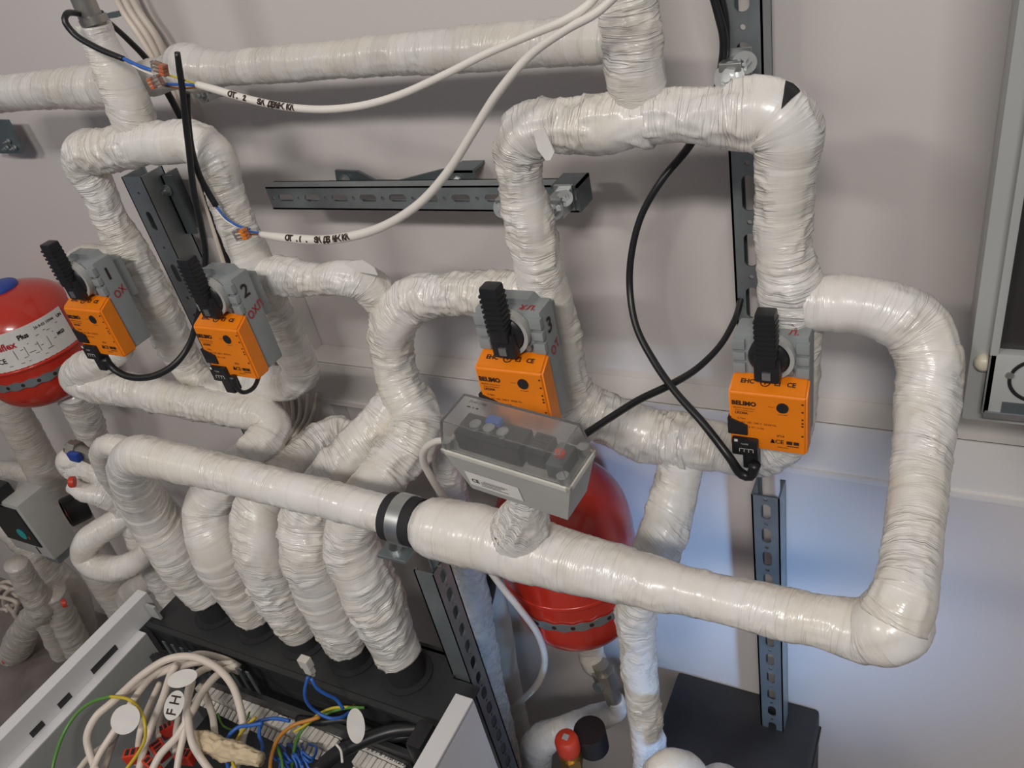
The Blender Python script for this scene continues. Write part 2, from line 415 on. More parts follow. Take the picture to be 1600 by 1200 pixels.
# cable trunking along the wall
tz1 = P(1400, 751-62, d=0.0)[2]
def zz(px, py, d): return P(px, py, d=d)[2]
TD = 0.045
t_top = np.mean([zz(1330, 675, TD), zz(500, 558, TD)]); t_bot = np.mean([zz(1330, 752, TD), zz(500, 623, TD), zz(1595, 793, TD)])
xl = P(486, 590, d=TD)[0]
mb = MB(); mb.box(xl, 1.2, -TD, 0, t_bot, t_top-0.004, bev=0.002)
tr = mb.build('cable_trunking', M['cable_duct']); tag(tr, 'wide white cable trunking running along the wall behind the pipes', 'cable trunking')
mb = MB(); mb.box(xl-0.001, 1.2, -TD-0.002, 0.0, t_top-0.004, t_top, bev=0.001); mb.box(xl-0.001, 1.2, -TD-0.003, -TD, t_top-0.016, t_top)
mb.box(xl-0.001, 1.2, -TD-0.003, -TD, t_bot, t_bot+0.008); mb.build('lid', M['cable_duct'], tr)
# vertical trunking rising at the left end
xa = P(447, 455, d=0.03)[0]
mb = MB(); mb.box(xa-0.05, xa, -0.03, 0, t_bot-0.1, P(440, 425, d=.03)[2], bev=0.002); o = mb.build('vertical_trunking', M['cable_duct'])
tag(o, 'narrow white vertical trunking behind the second pipe riser from the left', 'cable trunking')

# ------------------------------------------------------------------ slotted rails
def slot_cell(mb, O, ex, ez, en, W, L, sw, sl, t):
    """cell W wide (ex), L long (ez) with an oval hole, thickness t along -en, O at cell centre on the outer face"""
    n = 20; inner = []; outer = []
    for i in range(n):
        a = 2*math.pi*i/n+math.pi/n; ca, sa = math.cos(a), math.sin(a)
        r = sw/2; off = max(sl/2-r, 0)
        inner.append((r*ca, r*sa+(off if sa > 0 else -off)))
        k = min(W/2/abs(ca) if abs(ca) > 1e-6 else 9, L/2/abs(sa) if abs(sa) > 1e-6 else 9); outer.append((ca*k, sa*k))
    # pull nearest outer points to the corners
    for cx in (-W/2, W/2):
        for cz in (-L/2, L/2):
            j = min(range(n), key=lambda q: (outer[q][0]-cx)**2+(outer[q][1]-cz)**2); outer[j] = (cx, cz)
    def pt(q, h): return tuple(O+ex*q[0]+ez*q[1]-en*h)
    v = [pt(q, 0) for q in outer]+[pt(q, 0) for q in inner]+[pt(q, t) for q in outer]+[pt(q, t) for q in inner]
    f = []
    for i in range(n):
        j = (i+1) % n
        f += [(i, j, n+j, n+i), (2*n+j, 2*n+i, 3*n+i, 3*n+j), (n+i, n+j, 3*n+j, 3*n+i)]
    mb.add(v, f)
def rail(label, a, b, normal, W=0.032, dep=0.022, pitch=0.042, slot=(0.011, 0.026), sq=0.005, m='zinc', t=0.0022, name='slotted_rail', lip=0.006):
    a = Vector(a); b = Vector(b); ez = (b-a).normalized(); en = Vector(normal).normalized(); ex = ez.cross(en).normalized()
    Ln = (b-a).length; mb = MB(); n = max(1, int(Ln/pitch)); Lc = slot[1]+0.005; Ls = pitch-Lc
    for i in range(n):
        z0 = i*pitch
        slot_cell(mb, a+ez*(z0+Lc/2), ex, ez, en, W, Lc, slot[0], slot[1], t)
        slot_cell(mb, a+ez*(z0+Lc+Ls/2), ex, ez, en, W, Ls, sq, sq, t)
    E = n*pitch
    def bx(x0, x1, h0, h1):
        c = [a+ex*x+ez*z-en*h for z in (0, E) for x, h in ((x0, h0), (x1, h0), (x1, h1), (x0, h1))]
        mb.hexa([tuple(q) for q in c])
    bx(-W/2, -W/2+t, 0, dep); bx(W/2-t, W/2, 0, dep); bx(-W/2, -W/2+lip, dep-t, dep); bx(W/2-lip, W/2, dep-t, dep)
    o = mb.build(name, M[m]); return tag(o, label, 'mounting rail')
def bolt(parent, p, axis, r=0.006, name='bolt', m='chrome'):
    mb = MB(); p = Vector(p); ax = Vector(axis).normalized()
    mb.cyl(p, p+ax*0.0015, r*1.7, n=24); mb.cyl(p+ax*0.0015, p+ax*0.006, r, n=6); mb.cyl(p+ax*0.006, p+ax*0.011, r*0.5, n=12)
    return mb.build(name, M[m], parent)

pt_ = P(1163, -400, d=0.055); pb_ = P(1180, 700, d=0.055); xr = (P(1166, 50, d=.055)[0]+P(1172, 500, d=.055)[0])/2
rail('upright slotted steel rail at the top right, behind the right pipe loop', (xr, -0.055, P(1170, 705, d=.055)[2]), (xr, -0.055, pt_[2]), (0, -1, 0), W=0.034, pitch=0.060, slot=(0.013, 0.036), sq=0.005, dep=0.034)
xr2 = (P(1197, 800, d=.055)[0]+P(1205, 1100, d=.055)[0])/2
rail('upright slotted steel rail below the right actuator reaching the floor', (xr2, -0.055, 0.0), (xr2, -0.055, P(1190, 735, d=.055)[2]), (0, -1, 0), W=0.034, pitch=0.041, slot=(0.012, 0.025), dep=0.034)
zc = (P(640, 311, d=.075)[2]+P(430, 308, d=.075)[2]+P(880, 312, d=.075)[2])/3
hr = rail('horizontal slotted steel rail on the wall under the arcing white cable', (P(905, 310, d=.075)[0], -0.075, zc), (P(383, 305, d=.075)[0], -0.075, zc), (0, -1, 0), W=0.030, pitch=0.0425, slot=(0.010, 0.024), dep=0.018)
# wing bracket behind the horizontal rail
br = empty('wall_bracket', 'wing-shaped grey steel wall bracket above the horizontal rail', 'bracket', P(640, 290, d=0.02))
mb = MB(); y0, y1 = -0.006, -0.03
q = [P(x, y, d=0.03) for x, y in ((523, 266), (558, 268), (585, 282), (620, 283), (690, 265), (738, 266), (743, 300), (700, 302), (620, 305), (560, 302), (528, 300))]
mb.prism([(a[0], a[2]) for a in q], -0.03, -0.026)
mb.box(q[0][0], q[1][0], -0.03, 0, q[9][2]-0.001, q[9][2]+.002); mb.box(q[5][0]-.03, q[5][0], -0.03, 0, q[5][2]-0.003, q[5][2])
mb.build('bracket_plate', M['zinc_dark'], br)
for px, py in ((540, 282), (714, 284)): bolt(br, P(px, py, d=0.031), (0, -1, 0), r=0.005)
# left rail and its bracket
x3 = (P(236, 340, d=.06)[0]+P(275, 430, d=.06)[0])/2
rail('upright slotted steel rail between the two left actuators', (x3, -0.06, 0.55), (x3, -0.06, P(205, 210, d=.06)[2]), (0, -1, 0), W=0.042, pitch=0.085, slot=(0.011, 0.030), sq=0.005, dep=0.04, m='zinc')
mb = MB(); a = P(255, 275, d=0.03); b = P(285, 365, d=0.03)
mb.box(a[0]-0.006, a[0]+0.016, -0.03, -0.026, b[2], a[2]); mb.box(a[0]-.006, a[0]-.003, -.03, 0, b[2], a[2]); o = mb.build('wall_bracket', M['zinc_dark']); tag(o, 'small flat steel bracket beside the left upright rail', 'bracket')
bolt(o, P(262, 297, d=0.031), (0, -1, 0), r=0.005)
mb = MB(); a = P(-12, 190, d=0.03); b = P(30, 240, d=0.03)
mb.prism([(P(x, y, d=.03)[0], P(x, y, d=.03)[2]) for x, y in ((-20, 187), (11, 188), (36, 232), (34, 240), (2, 240), (-20, 236))], -0.03, -0.026); o = mb.build('wall_bracket', M['zinc_dark'])
tag(o, 'dark steel bracket plate at the left edge under the top left pipe', 'bracket')
for px, py in ((12, 230), (24, 230), (14, 220)): bolt(o, P(px, py, d=0.031), (0, -1, 0), r=0.0025, name='rivet')

# centre floor-standing rail
XC = np.mean([P(682, 930, d=.31)[0], P(755, 1110, d=.31)[0]])
rc = rail('slotted steel post standing free under the pipe clamp', (XC+0.002, -0.295, 0.0), (XC+0.002, -0.295, P(670, 868, d=.31)[2]), (1, 0, 0), W=0.034, pitch=0.032, slot=(0.012, 0.020), sq=0.004, dep=0.026, m='zinc')

# ------------------------------------------------------------------ wrapped pipes
GD = 0.38
pipe('long white pipe crossing the front, clamped mid-way, its left end dropping into the boiler',
     [(1405, 962, GD-.015, 50), (1392, 980, GD, 55), (1345, 985, GD, 50), (1290, 972, GD, 42), (1200, 953, GD, 41), (1120, 934, GD, 38), (1060, 920, GD, 38), (1035, 915, GD, 42), (1000, 905, GD, 43), (900, 880, GD, 48), (800, 853, GD, 51), (720, 834, GD, 50), (670, 822, GD, 46),
      (652, 817, GD, 34), (600, 803, GD, 30), (500, 777, GD, 30), (420, 758, GD, 30), (350, 740, GD, 30), (270, 722, GD, 31), (222, 712, GD, 33), (204, 722, GD-.005, 33), (208, 750, GD-.02, 33), (235, 800, GD-.04, 37), (270, 850, GD-.045, 40), (302, 900, .33, 36), (326, 932, .33, 31)],
     gaps=[[(589, 781), (602, 773), (614, 772), (606, 777)]], crinkle=0.35, tilt=0.22, pitch=(0.014, 0.034))
pipe('right-hand pipe dropping from the elbow beside the grey cabinet to the front pipe',
     [(1262, 474, .17, 44), (1330, 475, .17, 45), (1388, 487, .17, 48), (1432, 515, .17, 50), (1452, 560, .18, 48), (1449, 620, .20, 46), (1441, 700, .24, 44), (1431, 800, .295, 43), (1422, 880, .34, 44), (1413, 930, .365, 50), (1395, 970, .378, 55)], crinkle=0.6, tilt=0.5, gaps=[[(1443, 447), (1452, 446), (1455, 452)]])
pipe('thick vertical pipe coming down from the top to the right manifold',
     [(940, -400, .17, 46), (963, -180, .17, 46), (975, -60, .17, 46), (982, 0, .17, 46), (988, 60, .17, 47), (993, 110, .168, 46), (999, 150, .162, 42), (1003, 180, .15, 36)], crinkle=0.8, tilt=0.5, pitch=(.02, .04))
pipe('right pipe loop, black gap in its top corner, running down behind the rightmost actuator',
     [(1000, 190, .17, 38), (1060, 181, .17, 41), (1110, 183, .17, 45), (1135, 184, .17, 48), (1165, 180, .17, 56), (1203, 178, .17, 57), (1228, 210, .17, 55), (1229, 250, .17, 48), (1226, 300, .17, 44), (1222, 350, .17, 41), (1225, 400, .17, 41), (1234, 445, .17, 48), (1238, 500, .17, 44), (1240, 580, .16, 38), (1238, 650, .16, 34), (1225, 690, .16, 33), (1195, 705, .16, 34)],
     gaps=[[(1227, 127), (1239, 132), (1250, 143), (1236, 155), (1220, 171)]], crinkle=1.1, tilt=0.35)
PM = pipe('pipe loop curving down from the right manifold behind the third actuator',
     [(1020, 187, .17, 38), (950, 193, .17, 43), (900, 196, .17, 42), (850, 198, .17, 40), (822, 212, .17, 42), (810, 245, .17, 38), (815, 290, .17, 35), (826, 345, .17, 38), (838, 400, .17, 38), (849, 450, .17, 39), (866, 510, .17, 38), (880, 570, .17, 32), (890, 612, .17, 36), (915, 640, .17, 38), (965, 662, .17, 38), (1030, 684, .17, 42), (1080, 690, .17, 42)], crinkle=1.2, tilt=0.4)
pipe('lower pipe running left from beneath the rightmost actuator to the tee',
     [(1215, 703, .16, 32), (1180, 708, .16, 36), (1130, 700, .165, 38), (1080, 692, .17, 42), (1050, 688, .17, 40)], crinkle=1.0, tilt=0.5)
pipe('pipe dropping from the tee beside the central red vessel and continuing down to the floor',
     [(1070, 690, .17, 34), (1064, 730, .18, 34), (1050, 785, .20, 35), (1033, 840, .23, 37), (1010, 900, .26, 34), (994, 950, .27, 31), (996, 1000, .27, 29), (1003, 1080, .27, 27), (1012, 1160, .27, 26), (1022, 1240, .27, 26), (1045, 1400, .27, 25)], crinkle=1.1, tilt=0.4)
pipe('pipe curving left of the third actuator and down into the boiler as rightmost stub',
     [(835, 466, .17, 34), (790, 461, .17, 36), (700, 459, .17, 33), (650, 466, .17, 38), (617, 500, .18, 38), (612, 550, .18, 33), (626, 605, .19, 33), (650, 650, .2, 38), (640, 693, .23, 42), (602, 738, .27, 38), (566, 785, .31, 38), (548, 835, .325, 42), (563, 890, .33, 45), (592, 950, .33, 44), (612, 1000, .33, 38), (624, 1022, .33, 35)], crinkle=1.0, tilt=0.35)
PA = pipe('pipe leaving the second actuator rightwards, ending as the fourth stub in the boiler',
     [(395, 428, .19, 22), (425, 430, .19, 30), (450, 432, .19, 30), (500, 437, .19, 25), (540, 434, .19, 28), (578, 448, .18, 29), (600, 480, .17, 25), (612, 540, .16, 24), (622, 590, .17, 26), (608, 640, .2, 31), (560, 698, .24, 34), (512, 755, .28, 38), (480, 808, .31, 40), (482, 860, .33, 43), (508, 930, .33, 42), (534, 985, .33, 36), (544, 1006, .33, 31)], crinkle=1.0, tilt=0.35)
pipe('pipe rising from the boiler as the middle stub and bending back towards the trunking',
     [(575, 715, .12, 20), (550, 680, .14, 21), (525, 675, .15, 25), (482, 702, .19, 28), (438, 745, .25, 31), (404, 795, .30, 36), (405, 850, .325, 40), (430, 915, .33, 38), (458, 965, .33, 32), (469, 986, .33, 28)], crinkle=1.0, tilt=0.35)
pipe('long pipe from under the leftmost actuator, ending as the second stub in the boiler',
     [(190, 545, .19, 20), (150, 568, .2, 26), (124, 590, .2, 29), (150, 600, .2, 29), (200, 609, .2, 27), (280, 625, .2, 27), (370, 642, .2, 27), (415, 652, .2, 28), (425, 672, .21, 30), (392, 712, .25, 30), (345, 755, .29, 34), (325, 795, .31, 38), (335, 845, .33, 42), (362, 900, .33, 38), (388, 945, .33, 32), (398, 962, .33, 29)], crinkle=0.7, tilt=0.25)
pipe('left pipe loop carrying the two left actuators, open riser side towards the red vessel',
     [(215, 228, .19, 31), (160, 236, .19, 34), (134, 240, .19, 34), (134, 262, .19, 31), (155, 298, .19, 25), (170, 335, .19, 25), (188, 370, .19, 27), (208, 405, .19, 28), (235, 460, .19, 30), (260, 510, .18, 29), (282, 555, .17, 26), (310, 592, .17, 23), (345, 605, .17, 22)], crinkle=1.0, tilt=0.5)
pipe('right half of the left pipe loop, running behind the second actuator',
     [(205, 228, .19, 31), (260, 224, .19, 32), (305, 224, .19, 33), (335, 245, .19, 34), (350, 290, .19, 30), (366, 340, .19, 30), (388, 395, .19, 31), (405, 435, .19, 29), (425, 480, .18, 28), (452, 535, .17, 29), (470, 580, .17, 28), (450, 598, .17, 27), (400, 597, .17, 26), (355, 602, .17, 24), (330, 604, .17, 22)], crinkle=1.0, tilt=0.5)
pipe('short riser wrapped up to the bare steel pipe at the top left',
     [(146, 38, .18, 25), (152, 55, .18, 25), (165, 85, .18, 27), (182, 120, .18, 32), (200, 160, .18, 34), (212, 200, .18, 33), (218, 225, .18, 26)], crinkle=0.7, tilt=0.5)
mb = MB(); a = P(-10, -330, d=.18); b = P(147, 40, d=.18); mb.cyl(a, b, 18*depth(b)/F); o = mb.build('steel_pipe', M['steel_pipe'], smooth=True); tag(o, 'bare grey steel pipe entering from the top left corner', 'steel pipe')
mb = MB(); a = P(144, 26, d=.18); b = P(150, 38, d=.18); mb.cyl(a, b, 22*depth(b)/F); mb.build('union_nut', M['steel_pipe'], o, True)
mb = MB(); a = P(158, 28, d=.2); mb.box(a[0]+.008, a[0]+.020, a[1]+.002, a[1]+.008, a[2]-.002, a[2]+.003); mb.build('collar_tab', M['zinc_dark'], o)
pipe('pipe along the wall at the far left edge, ending at the first riser',
     [(-60, 152, .15, 27), (0, 147, .15, 27), (80, 140, .15, 29), (150, 136, .15, 33), (185, 134, .15, 30)], crinkle=0.35, tilt=0.2, pitch=(.014, .024), bands=1.3, m=M['tape_band'])
pipe('long pipe high on the wall between the left riser and the thick right riser',
     [(205, 130, .14, 22), (235, 122, .13, 27), (270, 112, .12, 27), (292, 106, .12, 37), (312, 108, .12, 35), (345, 108, .12, 27), (400, 103, .12, 27), (480, 97, .12, 28), (600, 87, .12, 30), (700, 80, .12, 34), (800, 72, .12, 35), (880, 66, .12, 36), (950, 62, .13, 36), (1000, 58, .14, 34)], crinkle=0.3, tilt=0.25, pitch=(.018, .026), bands=1.6, m=M['tape_band'])
pipe('short crooked branch behind the leftmost actuator',
     [(205, 398, .19, 17), (170, 402, .2, 18), (135, 400, .2, 19), (115, 425, .2, 19), (130, 470, .2, 18), (160, 530, .2, 18), (172, 560, .2, 20)], crinkle=0.4, m=M['tape_far'], bands=1.2)
# left background group
pipe('straight grey-white pipe descending behind the left red vessel at the left edge',
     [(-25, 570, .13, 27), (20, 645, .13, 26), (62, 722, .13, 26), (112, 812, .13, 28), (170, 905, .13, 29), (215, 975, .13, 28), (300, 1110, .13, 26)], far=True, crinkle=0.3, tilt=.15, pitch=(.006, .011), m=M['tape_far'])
pipe('short pipe piece under the left end of the long left pipe',
     [(112, 610, .12, 24), (130, 645, .11, 24), (150, 690, .10, 21), (175, 735, .10, 19)], far=True, crinkle=0.7)
pipe('knobbly pipe starting at the blue-handled valve and dropping beside the boiler',
     [(128, 722, .22, 12), (108, 718, .22, 18), (112, 728, .22, 19), (150, 738, .22, 18), (185, 768, .22, 20), (208, 815, .22, 21), (232, 865, .22, 22), (262, 915, .22, 22), (290, 960, .22, 22)], far=True, crinkle=1.3)
pcap = pipe('stubby pipe ending in a red cap left of the boiler pipes',
     [(113, 758, .25, 12), (130, 768, .25, 14), (160, 775, .24, 17), (195, 790, .22, 18)], far=True, crinkle=0.9)
pipe('rounded return bend peeking out left of the long front pipe',
     [(205, 702, .34, 17), (172, 696, .34, 18), (160, 705, .335, 18), (170, 738, .32, 18), (196, 775, .30, 18), (225, 830, .28, 18)], far=True, crinkle=0.7)
pipe('hook-shaped glossy pipe bend left of the boiler corner',
     [(205, 800, .22, 17), (170, 822, .25, 20), (138, 845, .28, 20), (132, 868, .29, 20), (150, 884, .29, 21), (188, 888, .28, 21), (220, 872, .26, 18), (238, 850, .25, 16)], crinkle=0.35, step=.003, NT=44)
pipe('thin horizontal pipe at the left edge behind the grey controller',
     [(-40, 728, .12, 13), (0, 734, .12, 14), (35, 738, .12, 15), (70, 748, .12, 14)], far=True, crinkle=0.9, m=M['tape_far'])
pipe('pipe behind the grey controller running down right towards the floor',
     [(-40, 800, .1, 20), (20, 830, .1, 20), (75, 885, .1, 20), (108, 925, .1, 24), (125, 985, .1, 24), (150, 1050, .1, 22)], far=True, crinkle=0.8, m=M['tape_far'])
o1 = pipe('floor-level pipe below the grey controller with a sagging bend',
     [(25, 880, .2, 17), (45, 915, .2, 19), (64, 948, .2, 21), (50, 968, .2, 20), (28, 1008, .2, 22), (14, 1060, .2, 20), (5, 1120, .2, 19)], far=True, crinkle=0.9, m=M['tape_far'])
pipe('short pipe branching right from the sagging floor-level pipe',
     [(60, 950, .2, 15), (78, 985, .2, 15), (96, 1022, .2, 14)], far=True, crinkle=0.8, m=M['tape_far'])
ppale = pipe('pale pipe between the sagging floor pipe and the boiler side panel',
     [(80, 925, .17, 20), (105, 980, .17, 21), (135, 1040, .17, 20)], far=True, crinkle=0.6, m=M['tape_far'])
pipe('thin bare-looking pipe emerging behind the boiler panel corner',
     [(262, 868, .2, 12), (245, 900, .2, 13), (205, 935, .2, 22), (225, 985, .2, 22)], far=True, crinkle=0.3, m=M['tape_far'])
# centre lower group
pipe('vertical pipe behind the slotted post left of the central red vessel',
     [(684, 668, .17, 18), (690, 690, .17, 20), (702, 750, .17, 22), (718, 820, .17, 24), (738, 930, .17, 26), (757, 1040, .17, 25), (790, 1200, .17, 24)], crinkle=1.1, tilt=.2, pitch=(.005, .01), step=.003)
pipe('bluish-white vertical pipe between the slotted post and the hanging white conduit',
     [(752, 880, .1, 22), (775, 960, .1, 21), (792, 1060, .1, 20), (808, 1140, .1, 20), (825, 1250, .1, 20)], far=True, crinkle=0.4, m=M['tape_far'])
pipe('short wrapped tail under the central red vessel above the metal union',
     [(920, 985, .1, 20), (922, 1010, .1, 21), (928, 1035, .11, 20), (940, 1050, .11, 13)], far=True, crinkle=0.7, m=M['tape_far'])
pipe('bent pipe coming from the metal union towards the red-capped valve',
     [(962, 1092, .12, 13), (962, 1110, .12, 17), (930, 1122, .14, 21), (880, 1140, .17, 21), (845, 1158, .19, 26), (838, 1190, .19, 24), (850, 1260, .19, 22)], crinkle=0.5, step=.003, NT=44)
pipe('wrapped elbow at the bottom edge in front of the dark box',
     [(1020, 1240, .36, 28), (1045, 1200, .35, 28), (1075, 1205, .34, 26), (1085, 1260, .34, 26)], far=True, crinkle=0.9)
pipe('sliver of wrapped pipe at the bottom edge right of the wrapped elbow',
     [(1095, 1245, .3, 24), (1130, 1222, .3, 28), (1165, 1245, .3, 24)], far=True, crinkle=0.5)
def flap(par, pts, d):
    a = [Vector(P(x, y, d=d)) for x, y in pts]; t = Vector((0, .0012, 0)); n = len(a); mb = MB()
    mb.add([tuple(q) for q in a]+[tuple(q+t) for q in a], [tuple(range(n)), tuple(range(2*n-1, n-1, -1))]+[((i+1) % n, i, n+i, n+(i+1) % n) for i in range(n)])
    o = link('loose_tape_end', bpy.data.meshes.new('loose_tape_end'), None, par); me = o.data
    me.from_pydata([tuple(Vector(q)-par.location) for q in mb.v], [], mb.f); me.materials.append(M['flap']); o['label'] = 'loose end of the white tape'
M['flap'] = mat('loose_tape', (0.80, 0.78, 0.74), 0.3)
flap(PM, [(833, 205), (850, 200), (866, 238), (860, 250), (853, 251), (840, 234)], .212)
flap(PA, [(538, 412), (552, 408), (565, 407), (585, 419), (590, 430), (560, 425)], .20)
# tee rising from the front pipe to the clear box
pipe('short tee branch rising from the front pipe to the clear-lidded box',
     [(822, 770, .40, 22), (820, 795, .395, 30), (816, 818, .385, 42), (806, 850, .375, 47)], crinkle=1.2, tilt=.6, bands=1.2)

# ------------------------------------------------------------------ clamps
def ring_mesh(mb, c, ax, r0, r1, wd, n=48, a0=0, a1=2*math.pi, ref=None):
    c = Vector(c); ax = Vector(ax).normalized(); u = (Vector(ref) if ref is not None else ax.orthogonal()); u = (u-ax*u.dot(ax)).normalized(); w_ = ax.cross(u)
    V = []
    for i in range(n+1):
        q = a0+(a1-a0)*i/n; d_ = u*math.cos(q)+w_*math.sin(q)
        for r, h in ((r0, -wd/2), (r1, -wd/2), (r1, wd/2), (r0, wd/2)): V.append(c+d_*r+ax*h)
    f = []
    for i in range(n):
        for k in range(4): f.append((4*i+k, 4*i+(k+1) % 4, 4*i+4+(k+1) % 4, 4*i+4+k))
    mb.add([tuple(q) for q in V], f)
cc = Vector(P(633, 812, d=GD)); ax = (Vector(P(700, 829, d=GD))-Vector(P(560, 793, d=GD))).normalized()
rr = 36*depth(cc)/F
cl = empty('pipe_clamp', 'bright zinc pipe clamp with black rubber lining on the long front pipe', 'pipe clamp', cc)
mb = MB(); ring_mesh(mb, cc, ax, rr*.9, rr*1.08, 0.034); mb.build('rubber_lining', M['foam'], cl, True)
mb = MB(); ring_mesh(mb, cc, ax, rr*1.06, rr*1.14, 0.014); mb.build('clamp_band', M['chrome'], cl, True)
mb = MB(); e = Vector(P(620, 858, d=GD+.015)); mb.box(e.x-.016, e.x+.017, e.y-.012, e.y+.012, e.z-.004, e.z, bev=.0008)
mb.build('clamp_ear', M['zinc'], cl)
mb = MB(); mb.cyl(e+Vector((0, 0, 0)), e+Vector((0, 0, .004)), .007); mb.cyl(e+Vector((0, 0, -.012)), e, .0035, n=12); mb.build('screw', M['chrome'], cl)
def bolt_clamp(label, px, py, d, sz=1.0, ax=(0, -1, 0)):
    c = Vector(P(px, py, d=d)); o = empty('split_clamp', label, 'pipe clamp', c)
    mb = MB(); mb.box(c.x-.009*sz, c.x+.010*sz, c.y, c.y+.028, c.z-.013*sz, c.z+.012*sz, bev=.001); mb.box(c.x-.012*sz, c.x+.012*sz, c.y+.026, c.y+.03, c.z-.016*sz, c.z+.016*sz)
    mb.build('clamp_plate', M['chrome'], o)
    bolt(o, c, (0, -1, .35), r=.0075*sz); bolt(o, c+Vector((.010*sz, .01, .008*sz)), (0.3, -1, .9), r=.006*sz, name='nut'); return o
bolt_clamp('zinc bolt clamp holding the right manifold to the top of the right rail', 1140, 122, .10, 1.0)
bolt_clamp('zinc bolt clamp left of the pipe on the horizontal rail', 785, 325, .105, .8)
bolt_clamp('zinc bolt clamp right of the pipe at the end of the horizontal rail', 866, 327, .105, .85)
bolt_clamp('small zinc bolt clamp under the long high pipe near the wire connectors', 318, 150, .07, .6)
# L plate at the right end of the horizontal rail
mb = MB(); a = P(862, 287, d=.075); b = P(905, 300, d=.075); mb.box(a[0], b[0], -.078, -.045, a[2]-.004, a[2]-.001); mb.box(b[0]-.002, b[0], -.078, -.045, a[2]-.03, a[2]-.001)
tag(mb.build('end_plate', M['zinc_dark']), 'dark steel angle plate capping the right end of the horizontal rail', 'bracket')

